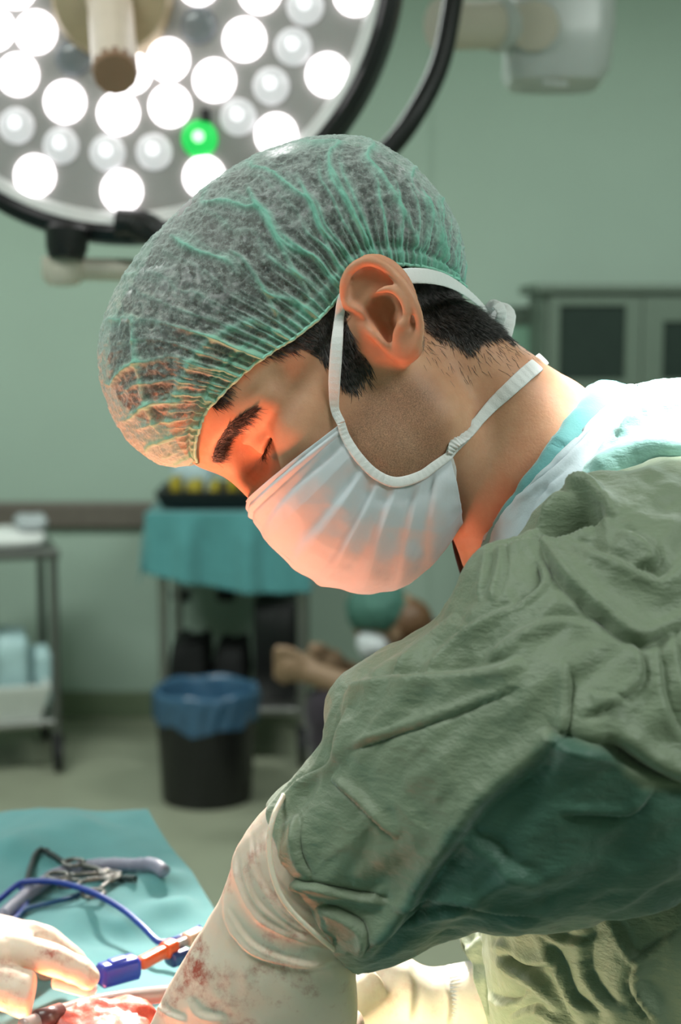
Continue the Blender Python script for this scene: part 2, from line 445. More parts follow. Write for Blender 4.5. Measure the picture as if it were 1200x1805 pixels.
        fd.ell(e(250, 300, 91), (6.8, 4.8, 6.5), R, 2.2, 'sub')                          # triangular fossa
        ah = spline([(300, 425, 86), (400, 350, 89), (500, 320, 90.5), (585, 385, 91.5), (625, 480, 91.5), (625, 570, 90.5), (585, 620, 90)], 26)
        fd.tube([e(*p) for p in ah], np.interp(np.linspace(0, 1, 26), [0, .3, 1], [1.3, 2.1, 2.0]), 2.2)
        fd.ell(e(425, 500, 86), (8, 7.5, 11), R, 3, 'sub'); fd.ell(e(470, 640, 86), (10.5, 5.0, 12), R, 3, 'sub')   # concha
        fd.tube([e(300, 620, 80), e(370, 690, 84), e(430, 760, 84.5), e(500, 830, 83)], [2.6, 2.6, 2.4, 2.2], 2.5)   # tragus
        fd.tube([e(590, 610, 89.5), e(555, 680, 88.5), e(560, 760, 87)], [2.3, 2.1, 1.8], 2.6)                       # antitragus
        fd.ell(e(640, 760, 86), (8.5, 6.4, 3.6), R, 4); fd.ell(e(600, 850, 83), (5, 4.5, 4), R, 4)                  # lobe
        fd.tube([e(230, 620, 74), e(420, 840, 74), e(600, 900, 76)], 4, 6)
    fd.blur(1)
    V, Q = fd.quads()
    V = smoothV(V, Q, 1)
    # keep the largest shell only: drop vertices deep inside is not needed, the field is closed
    return fd, V, Q
BODY, bV, bQ = build_body()
def surf(u, v, off=0.0, start=112.0, lo=-40.0):
    """depth w of the skin seen at photo position u,v"""
    W = np.arange(start, lo, -.5); P = np.array([K(u, v, w) for w in W]); d = BODY.val(P)
    i = np.argmax(d < off) if (d < off).any() else -1
    return W[i]
bN = vnormals(bV, bQ); bUV = proj(bV); near = sstep(-.1, .2, bN[:, 2])
hq = (bV-HO) @ HR.T
HAIRPG = [(430, 640), (480, 624), (537, 614), (576, 638), (592, 668), (618, 688), (652, 664), (655, 646), (622, 600), (606, 540), (640, 500), (720, 520), (742, 560), (752, 590), (775, 600), (806, 612), (828, 634), (846, 612), (878, 600), (905, 610), (900, 560), (850, 470), (760, 200), (500, 200), (250, 300), (150, 600), (380, 720)]
sdh = pg_sd(bUV, HAIRPG)
FARH = (hq[:, 1] > 30) | ((hq[:, 0] < -25) & (hq[:, 1] > -32)) | (hq[:, 1] > 62)
hairm = np.where(bN[:, 2] > -.15, sstep(6, -10, sdh + 5*vnoise(bV, 5)), FARH*1.0)
inear = pg_sd(bUV, [(600, 500), (620, 465), (665, 452), (705, 475), (738, 540), (750, 600), (742, 640), (700, 650), (640, 610)]) < 12
hairm = np.where(inear & (bV[:, 2] > 73.5), 0, hairm)
beard = sstep(26, -30, pg_sd(bUV, [(640, 690), (700, 655), (760, 680), (790, 760), (800, 850), (760, 900), (640, 860), (600, 760)])) * near
flush = np.where(inear, sstep(72, 80, bV[:, 2]), 0) * .3
bp_ = np.array([(378, 808), (388, 786), (403, 760), (424, 738), (448, 720)], float); d_, _, t_ = pl_dist(bUV, spline(bp_, 20))
hairm = np.maximum(hairm, .4*sstep(12, 4, d_/np.interp(t_, [0, .3, 1], [1, 1, .5]))*(near > .5))
body = mm('body', bV, bQ, M_skin, surgeon, attrs={'scalp': hairm, 'beard': beard, 'flush': flush})

BR = np.array([(346, 812), (343, 795), (350, 760), (366, 722), (402, 684), (442, 648), (490, 615), (530, 590), (570, 556), (602, 520), (628, 488), (655, 472), (690, 468), (724, 470), (755, 475), (782, 484), (803, 494), (819, 506), (900, 560)])
under = bUV[:, 1] - np.interp(bUV[:, 0], BR[3:, 0], BR[3:, 1])
# ---- hair: separate strands over a dark cap of hair
def strands(roots, dirs, norms, length, width, lift, seg=5, curl=.6, droop=(0, 0, 0)):
    n = len(roots); T = dirs.copy(); P = roots.copy(); rings = []; L = length if np.ndim(length) else np.full(n, length)
    fr = RNG.normal(0, 1, (n, 3))
    for k in range(seg+1):
        wv = width*(1-.8*(k/seg)**1.5)
        S = np.cross(T, norms); S /= np.linalg.norm(S, axis=1)[:, None]+1e-9
        rings.append(np.stack([P+S*wv/2, P+norms*wv*.5, P-S*wv/2], 1))
        T = T+fr*.06*curl+norms*lift*(1-2.2*k/seg)+np.array(droop)*.1; T /= np.linalg.norm(T, axis=1)[:, None]
        P = P+T*(L/seg)[:, None]
    R = np.stack(rings, 1).reshape(n, -1, 3); V = R.reshape(-1, 3); m = (seg+1)*3; F = []
    base = np.arange(n)*m
    for k in range(seg):
        for a, b in ((0, 1), (1, 2), (2, 0)):
            F.append(np.stack([base+k*3+a, base+k*3+b, base+(k+1)*3+b, base+(k+1)*3+a], 1))
    return V, np.vstack(F)
def pick(mask, n):
    i = np.where(mask)[0]; return RNG.choice(i, min(n, len(i)*4), replace=True)
hv, hf, off = [], [], 0
def addh(V, F):
    global off
    hv.append(V); hf.append(F+off); off += len(V)
# nape and behind the ear: strands run down and back
nape = (hairm > .35) & (bUV[:, 0] > 715) & (under > -14) & (bN[:, 2] > -.2) & ~(inear & (bV[:, 2] > 72))
i = pick(nape, 5200); d = np.stack([np.full(len(i), .62), np.full(len(i), -.78), np.zeros(len(i))], 1)+RNG.normal(0, .13, (len(i), 3))
flow = vnoise(bV[i], 9)[:, None]*np.array([.5, .35, 0]); d += flow; nn = bN[i]; d -= nn*(d*nn).sum(1)[:, None]; d /= np.linalg.norm(d, axis=1)[:, None]
edge = np.clip((-sdh[i])/45, .25, 1)
addh(*strands(bV[i]+nn*.1, d, nn, RNG.uniform(9, 16, len(i))*edge, .40, .12))
# temple and sideburn
tm = (hairm > .3) & (bUV[:, 0] < 668) & (under > -10) & (bN[:, 2] > .0) & ~(inear & (bV[:, 2] > 72))
i = pick(tm, 3600); d = np.stack([np.full(len(i), .42), np.full(len(i), -.9), np.zeros(len(i))], 1)+RNG.normal(0, .16, (len(i), 3))
d += np.where(bUV[i, 0] < 560, 1, 0)[:, None]*np.array([.7, .35, 0]); nn = bN[i]; d -= nn*(d*nn).sum(1)[:, None]; d /= np.linalg.norm(d, axis=1)[:, None]
addh(*strands(bV[i]+nn*.1, d, nn, RNG.uniform(4, 8.5, len(i)), .36, .04))
# sparse short hair on the nape skin below the hairline
sp = (sdh > -2) & (sdh < 55) & (bUV[:, 0] > 745) & (bN[:, 2] > -.1) & (bUV[:, 1] < 700)
i = pick(sp, 420); i = i[RNG.random(len(i)) > sdh[i]/60]; d = np.stack([np.full(len(i), .5), np.full(len(i), -.8), np.zeros(len(i))], 1)+RNG.normal(0, .2, (len(i), 3)); nn = bN[i]
d -= nn*(d*nn).sum(1)[:, None]; d /= np.linalg.norm(d, axis=1)[:, None]; addh(*strands(bV[i], d, nn, RNG.uniform(3, 6, len(i)), .22, .05, 3))

# ---- cap outline pairs: (outer u,v), (brim u,v), brim half width from the centre line, centre line
CAP = np.array([
 (338, 823, 346, 812, 14, 17), (290, 818, 343, 795, 30, 16), (236, 778, 350, 760, 42, 15), (200, 716, 366, 722, 50, 13), (184, 650, 402, 684, 55, 11),
 (188, 582, 442, 648, 60, 8), (216, 508, 490, 615, 64, 6), (262, 438, 530, 590, 67, 3), (322, 374, 570, 556, 72, 0), (392, 315, 602, 520, 75, -1),
 (474, 270, 628, 488, 76, -3), (566, 247, 655, 472, 77, -4), (646, 251, 690, 468, 78, -6), (712, 288, 724, 470, 76, -7), (764, 337, 755, 475, 70, -9),
 (798, 388, 782, 484, 58, -10), (817, 440, 803, 494, 40, -12), (824, 492, 819, 506, 16, -12)], float)
for r_ in CAP:
    if r_[2] < 600 or r_[2] > 745: r_[4] = max(r_[4], surf(r_[2], r_[3])+(3.5 if r_[2] < 600 else 3)-r_[5]) if 355 < r_[2] < 810 else r_[4]
print('cap W', CAP[:, 4].round(1))
def capsurf(n, m, inner=0.0, full=1.0, back=1.0):
    R = spline(CAP, n); G = np.zeros((n, m, 3)); ph = np.linspace(-1, 1, m)*math.pi/2*.999
    for i, (au, av, bu, bv, W, wc) in enumerate(R):
        s = i/(n-1); A = K(au, av, 0)[:2]; B = K(bu, bv, wc+W*.95)[:2]; B0 = K(bu, bv, wc+W*.95)[:2]
        Bf = np.array([B[0], B[1]])
        W = W-inner*.8
        A2 = B+(A-B)*(1-inner/ max(np.linalg.norm(A-B), 14)) if inner else A
        c = np.cos(ph)**full; s2 = np.sin(ph)
        bulge = 1+.13*np.sin(2*np.abs(ph))*min(1, 4*s, 5*(1-s))
        G[i, :, 0] = Bf[0]+(A2[0]-Bf[0])*c; G[i, :, 1] = Bf[1]+(A2[1]-Bf[1])*c; G[i, :, 2] = wc+W*s2*bulge
    return G
# bulk of hair pushed up under the cap
G = capsurf(150, 110, 5.0); g = gnormals(G); sI = np.linspace(0, 1, 150)[:, None]*np.ones(110)
out = np.sign((g*(G-np.array([-20., 110., 0]))).sum(2)); g = g*out[..., None]
G2 = G + g*(1.6*ridged(G, 7)+1.1*ridged(G, 3.2)-2.2)[..., None]
front = sstep(.21, .04, sI)[..., None]; ctr = np.array(h(70, 62, 0)); G2 = G2*(1-front*.7)+ctr*front*.7
k = gridF(150, 110)
if ((np.cross(G2[1, 1]-G2[0, 1], G2[0, 2]-G2[0, 1]))@ (G2[0, 1]-np.array([-20., 110., 0]))) < 0: k = k[:, ::-1]
addh(G2.reshape(-1, 3), k)
hair = mm('hair', np.vstack(hv), np.vstack(hf), M_hair, surgeon)

# ---- eyebrows and lashes
def brow(side):
    path = spline([(381, 806, 0), (388, 786, 0), (403, 760, 0), (424, 738, 0), (446, 722, 0)], 40)[:, :2]
    n = 1300; t = RNG.random(n); i = (t*39).astype(int); wd = np.interp(t, [0, .25, .7, 1], [7.5, 9, 6.5, 2])
    uv = path[i]+RNG.uniform(-1, 1, (n, 2))*wd[:, None]*np.array([.75, .6]); P = []; Nn = []
    for (u, v) in uv:
        w = surf(u, v); p = K(u, v, w); e = .8
        gr = np.array([BODY.val(p+np.eye(3)[a]*e)-BODY.val(p-np.eye(3)[a]*e) for a in range(3)]); gr /= np.linalg.norm(gr)+1e-9
        P.append(p+gr*.15); Nn.append(gr)
    P, Nn = np.array(P), np.array(Nn); tg = np.gradient(path, axis=0)[i]; d = np.stack([tg[:, 0], -tg[:, 1], np.zeros(n)], 1)
    d /= np.linalg.norm(d, axis=1)[:, None]; d += RNG.normal(0, .18, (n, 3)); d -= Nn*(d*Nn).sum(1)[:, None]; d /= np.linalg.norm(d, axis=1)[:, None]
    if side < 0:
        Mr = np.eye(3)-2*np.outer(HL, HL); P = (P-HO)@Mr.T+HO; Nn = Nn@Mr.T; d = d@Mr.T
    return strands(P, d, Nn, RNG.uniform(3, 5.5, n), .40, .10, 4)
for s in (1, -1): mm('eyebrow', *brow(s), M_brow, surgeon)
def lashes(s):
    q = HR @ (K(481, 762, 44)-HO); n = 170; t = RNG.random(n)
    path = spline([(q[0]-6, q[1]-1.0, q[2]+11.5), (q[0]+5, q[1]-2.0, q[2]+10.5), (q[0]+12, q[1]-2.4, q[2]+4), (q[0]+13.5, q[1]-2.4, q[2]-5)], 30)
    c = path[(t*29).astype(int)]; P = np.array([h(a, b, l*s) for a, b, l in c]); n3 = np.array([h(a+3, b-3, (l+4)*s)-h(a, b, l*s) for a, b, l in c]); n3 /= np.linalg.norm(n3, axis=1)[:, None]
    d = n3+RNG.normal(0, .15, (n, 3)); d /= np.linalg.norm(d, axis=1)[:, None]; nn = np.tile(HU, (n, 1))
    return strands(P-n3*1.0, d, nn, RNG.uniform(5, 8, n), .3, .15, 4)
for s in (1, -1): mm('eyelashes', *lashes(s), M_brow, surgeon)

# ---- the cap: sheer pleated fabric
def cap_mat():
    t = NT('sheer_cap_fabric'); b = t.b
    n1 = t.noise(130, 5, .75); n2 = t.noise(420, 4, .7)
    t.link(t.mix(t.attr('fold'), lin(214, 222, 220), lin(150, 218, 198)), b.inputs['Base Color'])
    b.inputs['Roughness'].default_value = .7
    tr = t.node('ShaderNodeBsdfTranslucent'); tr.inputs[0].default_value = lin(176, 222, 206)
    ms = t.node('ShaderNodeMixShader'); ms.inputs[0].default_value = .35
    t.link(b.outputs[0], ms.inputs[1]); t.link(tr.outputs[0], ms.inputs[2])
    tp = t.node('ShaderNodeBsdfTransparent'); mx = t.node('ShaderNodeMixShader')
    fib = t.math('ADD', t.math('MULTIPLY', t.ramp(n1, [(.46, 0.0), (.62, 1.0)]), .26), t.math('MULTIPLY', t.ramp(n2, [(.45, 0.0), (.62, 1.0)]), .24))
    lw = t.node('ShaderNodeLayerWeight'); lw.inputs[0].default_value = .25
    a = t.math('ADD', t.math('ADD', fib, .07), t.math('MULTIPLY', t.attr('fold'), .62))
    a = t.math('ADD', a, t.math('MULTIPLY', lw.outputs['Facing'], .72)); a = t.math('MINIMUM', a, .97)
    t.link(a, mx.inputs[0]); t.link(tp.outputs[0], mx.inputs[1]); t.link(ms.outputs[0], mx.inputs[2]); t.link(mx.outputs[0], t.out.inputs[0])
    return t.m
M_cap = cap_mat()
n, m = 620, 260
G = capsurf(n, m); g = gnormals(G); out = np.sign((g*(G-np.array([-20., 110., 0]))).sum(2)); g = g*out[..., None]
S = np.linspace(0, 1, n)[:, None]*np.ones(m); PHI = np.abs(np.linspace(-1, 1, m))[None, :]*np.ones((n, 1)); sgn = np.sign(np.linspace(-1, 1, m))[None, :]
edge = PHI; wob = .012*vnoise(G, 38)+.006*vnoise(G, 14)
def rid(x, sharp): f = x-np.floor(x); return (1-np.abs(2*f-1))**sharp
q = S+wob*(1-.5*edge)+.05*(1-edge)*sgn*0
p1 = rid(q*58, 3.0); p2 = rid((S+wob*1.6+.012*(1-PHI))*29+.3, 3.6); p3 = rid((S+wob*2.2+.03*(1-PHI))*15+.7, 6)
A1 = sstep(.62, 1.0, PHI); A2 = sstep(.25, .75, PHI)*(.35+.65*sstep(-.3, .3, vnoise(G, 26))); A3 = sstep(.02, .5, PHI)*sstep(-.4, .1, vnoise(G+50, 40))
hem = sstep(.935, .95, PHI)
disp = 1.9*p1*A1+1.7*p2*A2+2.0*p3*A3+.8*ridged(G*np.array([1, .7, 1]), 6)*sstep(.0, .3, 1-PHI)+.35*ridged(G, 2.4)-.9*A1
disp = disp*np.minimum(1, np.minimum(S*14, (1-S)*14)) - 1.5*np.exp(-((PHI-.925)/.018)**2)+.8*hem
fold = np.clip(p1**1.6*A1*.55+p2**1.3*A2*.9+p3*A3*1.0+hem*.5+.25*np.exp(-((PHI-.925)/.02)**2), 0, 1)
fold = np.clip(fold+.42*sstep(.20, .0, S), 0, 1)
uvc = proj(G.reshape(-1, 3)); nearc = (g[..., 2].ravel() > -.05)
CF = [([(486, 556), (430, 572), (385, 592), (345, 630), (318, 680), (300, 740), (294, 800)], 9, 2.6, 1), ([(236, 545), (240, 610), (252, 680), (268, 730), (290, 780)], 6, 2.0, -1), ([(556, 538), (520, 480), (486, 420), (448, 352), (432, 322)], 5, 2.0, 1),
 ([(452, 596), (420, 618), (396, 640), (372, 680), (352, 730)], 5, 1.8, 1), ([(610, 500), (580, 440), (552, 370), (520, 300)], 4, 1.5, 1), ([(660, 452), (634, 400), (600, 330), (580, 290)], 4, 1.5, -1), ([(740, 452), (722, 400), (690, 340), (650, 290)], 5, 1.7, 1), ([(786, 462), (770, 420), (760, 380), (735, 330)], 6, 1.7, 1), ([(500, 586), (470, 520), (430, 460), (400, 440)], 4, 1.4, -1)]
cfd = np.zeros(len(uvc))
for pts_, w_, h_, s_ in CF:
    L_ = spline(pts_, 40)+0.0; d_, _, t_ = pl_dist(uvc, L_); cfd += np.exp(-(d_/w_)**2)*nearc*np.clip(np.minimum(t_, 1-t_)*6, 0, 1)
cfd = np.clip(cfd, 0, 1).reshape(G.shape[:2]); disp = disp+cfd*1.8; fold = np.clip(fold+cfd*.62, 0, 1)
Gc = G+g*disp[..., None]
cap = mm('surgical_cap', Gc.reshape(-1, 3), gridF(n, m), M_cap, surgeon, attrs={'fold': fold.ravel()})
M_elastic = pm('cap_elastic', (150, 208, 188), .7, scale=400)
for_ed = np.vstack([Gc[::4, -1], Gc[::-4, 0]]); Vt, Ft = tube(np.vstack([for_ed, for_ed[:1]])+RNG.normal(0, .15, (len(for_ed)+1, 3)), .9, 8, False)
mm('elastic_edge', Vt, Ft, M_elastic, cap)
# ================================================================ mask, ties
def cloth(name, rgb, rough=.75, sheen=.25, sub=0.0, bump=.25, bscale=900, wet=None, transl=0.0, var=.05, stretch=(1, 1, 1), crease=0.0):
    t = NT(name); b = t.b; c = lin(*rgb); n = t.noise(35, 4)
    cc = t.ramp(n, [(.3, tuple(x*(1-var) for x in c[:3])+(1,)), (.7, tuple(min(1, x*(1+var)) for x in c[:3])+(1,))])
    if wet: cc = t.mix(t.attr('wet'), cc, lin(*wet))
    t.link(cc, b.inputs['Base Color']); b.inputs['Roughness'].default_value = rough; b.inputs['Sheen Weight'].default_value = sheen
    bp = t.node('ShaderNodeBump'); bp.inputs['Strength'].default_value = bump; bp.inputs['Distance'].default_value = .0005
    t.link(t.noise(bscale, 2, .5, stretch=stretch), bp.inputs['Height']); t.link(bp.outputs[0], b.inputs['Normal'])
    if crease:
        wv = t.noise(34, 5, .62, stretch=(1, 1.0, 2.4)); wv = t.math('ABSOLUTE', t.math('SUBTRACT', wv, .5)); b2 = t.node('ShaderNodeBump'); b2.inputs['Strength'].default_value = crease; b2.inputs['Distance'].default_value = .006; b2.invert = True
        t.link(wv, b2.inputs['Height']); t.link(bp.outputs[0], b2.inputs['Normal']); t.link(b2.outputs[0], b.inputs['Normal'])
    if transl:
        tr = t.node('ShaderNodeBsdfTranslucent'); tr.inputs[0].default_value = c
        ms = t.node('ShaderNodeMixShader'); ms.inputs[0].default_value = transl
        t.link(b.outputs[0], ms.inputs[1]); t.link(tr.outputs[0], ms.inputs[2]); t.link(ms.outputs[0], t.out.inputs[0])
    return t.m
M_mask = cloth('mask_fabric', (232, 238, 244), .8, .1, transl=.35, bump=.15, var=.02)
M_bind = cloth('mask_binding', (240, 240, 240), .8, .1, transl=.15, bump=.5, bscale=1500, var=.02)
NN = np.array([(601, 746), (610, 772), (632, 806), (662, 836), (698, 850), (740, 839), (768, 820), (792, 803)], float)
MMD = np.array([(435, 884), (455, 922), (498, 976), (552, 1017), (612, 1036), (686, 1039), (752, 1004), (810, 926)], float)
def blockw(pts): return [surf(u, v) for u, v in pts]
NW = np.array(blockw(NN)); NW = np.maximum(NW, 52)+2.0
print('mask near w', NW.round(1))
n, m = 260, 220
Nn = spline(np.column_stack([NN, NW]), n); Mn = spline(MMD, n); aa = np.linspace(-1, 1, m); G = np.zeros((n, m, 3)); Bc = np.linspace(0, 1, n)
wm = 14
for i in range(n):
    P = K(*Nn[i]); Q = K(Mn[i, 0], Mn[i, 1], wm); al = np.abs(aa)*math.pi/2
    pn = P[2]-wm; s = 1-np.cos(al)
    for side in (1, -1):
        mk = (aa > 0) if side > 0 else (aa <= 0)
        a = al[mk]; G[i, mk, 0] = Q[0]+(P[0]-Q[0])*(1-np.cos(a)**.9); G[i, mk, 1] = Q[1]+(P[1]-Q[1])*(1-np.cos(a)**.9)
        zz = wm+side*pn*np.sin(a)**.85*(1+.10*np.sin(2*a)); G[i, mk, 2] = zz
    # far half is the mirror image in the head's mid plane
    far = aa <= 0; q = (G[i, far]-HO)@HR.T; q2 = (G[i, ::-1][far]-HO)@HR.T; G[i, far] = HO+q2[:, :1]*HF+q2[:, 1:2]*HU-q2[:, 2:]*HL
# close the seam smoothly on the middle line
mid = m//2
for k in range(-14, 15):
    t = (k+14)/28; G[:, mid+k] = G[:, mid-15]*(1-t)*0+G[:, mid+k]
Gs = G.copy()
for _ in range(30): Gs[:, mid-16:mid+16] = .25*Gs[:, mid-17:mid+15]+.5*Gs[:, mid-16:mid+16]+.25*Gs[:, mid-15:mid+17]
G = Gs; g = gnormals(G); out = np.sign((g*(G-np.array(h(60, -45, 0)))).sum(2)); g *= out[..., None]
AB = np.abs(aa)[None, :]*np.ones((n, 1)); BB = Bc[:, None]*np.ones((1, m))
def step(x, c, w): return 1/(1+np.exp(-np.clip((x-c)/w, -40, 40)))
pl = 0
for c, hgt, wd in ((.17, 1.3, .006), (.33, 2.3, .010), (.455, 2.6, .010), (.575, 2.5, .010), (.71, 2.2, .012), (.84, 1.6, .012)):
    cc = c+.012*np.sin(AB*5+c*9); pl = pl+hgt*(step(BB, cc, wd)-np.clip((BB-cc+.10)/.10, 0, 1)*1.0+0*BB)
pl = pl*1.9*(.2+.8*sstep(.0, .6, AB))
disp = pl+.7*fbm(G, 16, 3)+.5*ridged(G+9, 24, 2)*sstep(.1, .6, AB)
disp -= 2.2*np.exp(-((BB-.085)/.012)**2)*.35; disp += .8*np.exp(-((BB-.055)/.012)**2)-.5*np.exp(-((BB-.03)/.01)**2)
disp *= sstep(1.0, .9, AB)*.85+.15
G = G+g*disp[..., None]
mk = mm('face_mask', G.reshape(-1, 3), gridF(n, m), M_mask, surgeon)
sm = mk.modifiers.new('s', 'SOLIDIFY'); sm.thickness = .0006; sm.offset = 0
def ribbon(P, width, thick, wd=None, nrm=None, n=90, ripple=0.0, round_=2):
    """a woven tape following P (mm): flat section with rounded edges, face turned along nrm"""
    P = spline(P, n); T = np.gradient(P, axis=0); T /= np.linalg.norm(T, axis=1)[:, None]
    Nm = np.array(nrm, float); Nm = spline(Nm, n) if Nm.ndim == 2 else np.tile(Nm, (n, 1))
    S = np.cross(T, Nm); S /= np.linalg.norm(S, axis=1)[:, None]; Nm = np.cross(S, T)
    W = np.interp(np.linspace(0, 1, n), np.linspace(0, 1, len(width)), width) if np.ndim(width) else np.full(n, width)
    V = []; k = 12; rp = ripple*np.sin(np.arange(n)*1.7)
    for i in range(n):
        for a in np.linspace(0, 2*math.pi, k, endpoint=False):
            ca, sa = math.cos(a), math.sin(a); V.append(P[i]+S[i]*W[i]/2*np.sign(ca)*abs(ca)**.6+Nm[i]*(thick/2*sa+rp[i]))
    F = [(i*k+j, i*k+(j+1) % k, (i+1)*k+(j+1) % k, (i+1)*k+j) for i in range(n-1) for j in range(k)]
    V += [P[0], P[-1]]; F += [(n*k, (j+1) % k, j) for j in range(k)]+[(n*k+1, (n-1)*k+j, (n-1)*k+(j+1) % k) for j in range(k)]
    return np.array(V), F
bp = np.array([K(u, v, w+1.2) for (u, v), w in zip(NN, NW)])
V, F = ribbon(bp, [4.2, 4.6, 5.0, 5.2, 5.4, 5.0, 4.8, 4.4], 1.1, nrm=(0.1, .1, 1), ripple=.12); mm('mask_binding', V, F, M_bind, mk)
Nlow = [K(792, 803, NW[-1]+1), K(803, 846, 50), K(812, 884, 41), K(812, 905, 34), K(806, 930, 20)]
V, F = ribbon(Nlow, [3.5, 6, 6, 5, 4], 1.0, nrm=(.5, 0, .9)); mm('mask_hem', V, F, M_bind, mk)
ntop = [K(601, 746, NW[0]+1.5), K(590, 720, surf(590, 720)+2.2), K(589, 680, surf(589, 680)+4), K(591, 640, surf(591, 640)+5), K(594, 600, surf(594, 600)+5.5), K(598, 560, surf(598, 560)+5.5), K(604, 525, 81), K(622, 490, 77.5)]
V, F = ribbon(ntop, [4.5, 4.5, 6.0, 6.4, 6.0, 5.0, 5, 5], .9, nrm=(-.2, 0, 1), ripple=.08); mm('mask_tie', V, F, M_bind, mk)
btie = [K(700, 488, 73), K(725, 486, 76), K(755, 487, 72), K(785, 494, 63), K(812, 508, 48), K(840, 530, 28), K(862, 552, 6)]
V, F = ribbon(btie, [8.5, 8.5, 8.5, 8, 7, 6, 5], .9, nrm=[(0, .2, 1), (.1, .25, 1), (.3, .3, .9), (.5, .3, .8), (.8, .3, .4), (.9, .3, .1)], ripple=.08); mm('mask_tie', V, F, M_bind, mk)
for P, w in (([K(858, 548, 8), K(872, 536, 16), K(884, 550, 18), K(876, 572, 14), K(860, 560, 8)], 6), ([K(860, 552, 6), K(886, 545, 6), K(897, 556, 10), K(890, 590, 12), K(884, 600, 10)], 8), ([K(862, 552, 2), K(880, 562, 4), K(894, 596, 0), K(908, 612, 0)], 4)):
    V, F = ribbon(P, w, .9, nrm=(.3, .2, 1), n=40, ripple=.2); mm('mask_tie', V, F, M_bind, mk)
ltie = [K(790, 806, NW[-1]+1), K(800, 788, surf(800, 788)+1.6), K(818, 768, surf(818, 768)+2), K(834, 752, surf(834, 752)+2), K(866, 716, surf(866, 716)+1.8), K(900, 684, surf(900, 684)+1.6), K(926, 660, surf(926, 660)+2.2), K(944, 645, surf(944, 645)+2.6), K(953, 636, surf(953, 638)*.5), K(958, 632, -8)]
V, F = ribbon(ltie, [4, 6.5, 7, 5.5, 7.5, 8.2, 8.2, 8, 8], .9, nrm=[(0, 0, 1), (.4, .2, .8), (-.3, .1, 1), (.3, .3, .9), (.1, .3, .95), (.2, .4, .8), (.4, .5, .6), (.6, .7, .3), (.7, .7, 0)], ripple=.16); mm('mask_tie', V, F, M_bind, mk)
V, F = ribbon([K(793, 800, NW[-1]+2), K(803, 780, surf(803, 780)+3.2), K(822, 770, surf(822, 770)+4), K(845, 742, surf(845, 742)+3.4)], [3, 6.5, 5, 3], 1.0, nrm=[(.6, 0, .7), (-.6, .2, .7), (.5, .5, .7)], n=40, ripple=.35); mm('mask_tie', V, F, M_bind, mk)

# ================================================================ scrub shirt collar
M_scrub = cloth('teal_scrub_cotton', (84, 142, 142), .85, .3, bump=.4)
def arcloft(rows_in, rows_out, n=120, m=30, closed=False):
    """sheet between two curves of mm points"""
    A, B = spline(rows_in, n), spline(rows_out, n); t = np.linspace(0, 1, m)[None, :, None]
    return A[:, None]*(1-t)+B[:, None]*t
def around(T, M, B, wT, wM, wB, N=9):
    """closed ring round the neck through nape T, near side M, front B; the far side mirrors the near one"""
    c = (K(*T, wT)+K(*B, wB))/2; a = K(*T, wT)-c; mpt = K(*M, wM)-c; t = np.linspace(0, 2*math.pi, N*4, endpoint=False)
    far = np.array([mpt[0], mpt[1], -mpt[2]])
    R = []
    for x in t:
        cs, sn = math.cos(x), math.sin(x); side = mpt if sn >= 0 else far*-1*-1
        R.append(c+a*cs+(mpt if sn >= 0 else far)*abs(sn))
    return np.array(R)
def sheet(name, rings, mat, parent, n=28, m=180, thick=.0012, disp=0.6, sc=9, foldset=None, attrs=None):
    rs = np.array([spline(np.vstack([r, r[:1]]), m+1)[:-1] for r in rings]); G = np.zeros((n, m, 3))
    for j in range(m): G[:, j] = spline(rs[:, j], n)
    g = gnormals(G, True); c = G.mean((0, 1)); o = np.sign((g*(G-c)).sum(2).mean()); g *= o
    G = G+g*(disp*fbm(G, sc, 3)+disp*.6*ridged(G, sc*1.7, 2))[..., None]
    V = G.reshape(-1, 3); N = g.reshape(-1, 3)
    if foldset: V = folds(V, N, foldset)
    F = gridF(n, m, True); F = F if o > 0 else F[:, ::-1]
    ob = mm(name, V, F, mat, parent, attrs=attrs)
    if thick: md = ob.modifiers.new('s', 'SOLIDIFY'); md.thickness = thick; md.offset = -1
    return ob
r1 = around((1046, 686), (944, 826), (838, 985), -8, 60, 8); r1b = around((1066, 679), (958, 806), (842, 985), -8, 65, 8)
r2 = around((1108, 688), (985, 830), (848, 1000), -8, 70, 8); r3 = around((1160, 740), (1040, 900), (880, 1040), -8, 86, 8)
shirt = sheet('scrub_shirt', [r1+np.array([2, -3, 0]), r1, r1b, r2, r3], M_scrub, surgeon, disp=.7,
  foldset=[([(968, 782), (985, 794), (1000, 800)], 4, 1.6, 1), ([(972, 770), (990, 784), (1010, 780)], 4, 1.5, -1)])
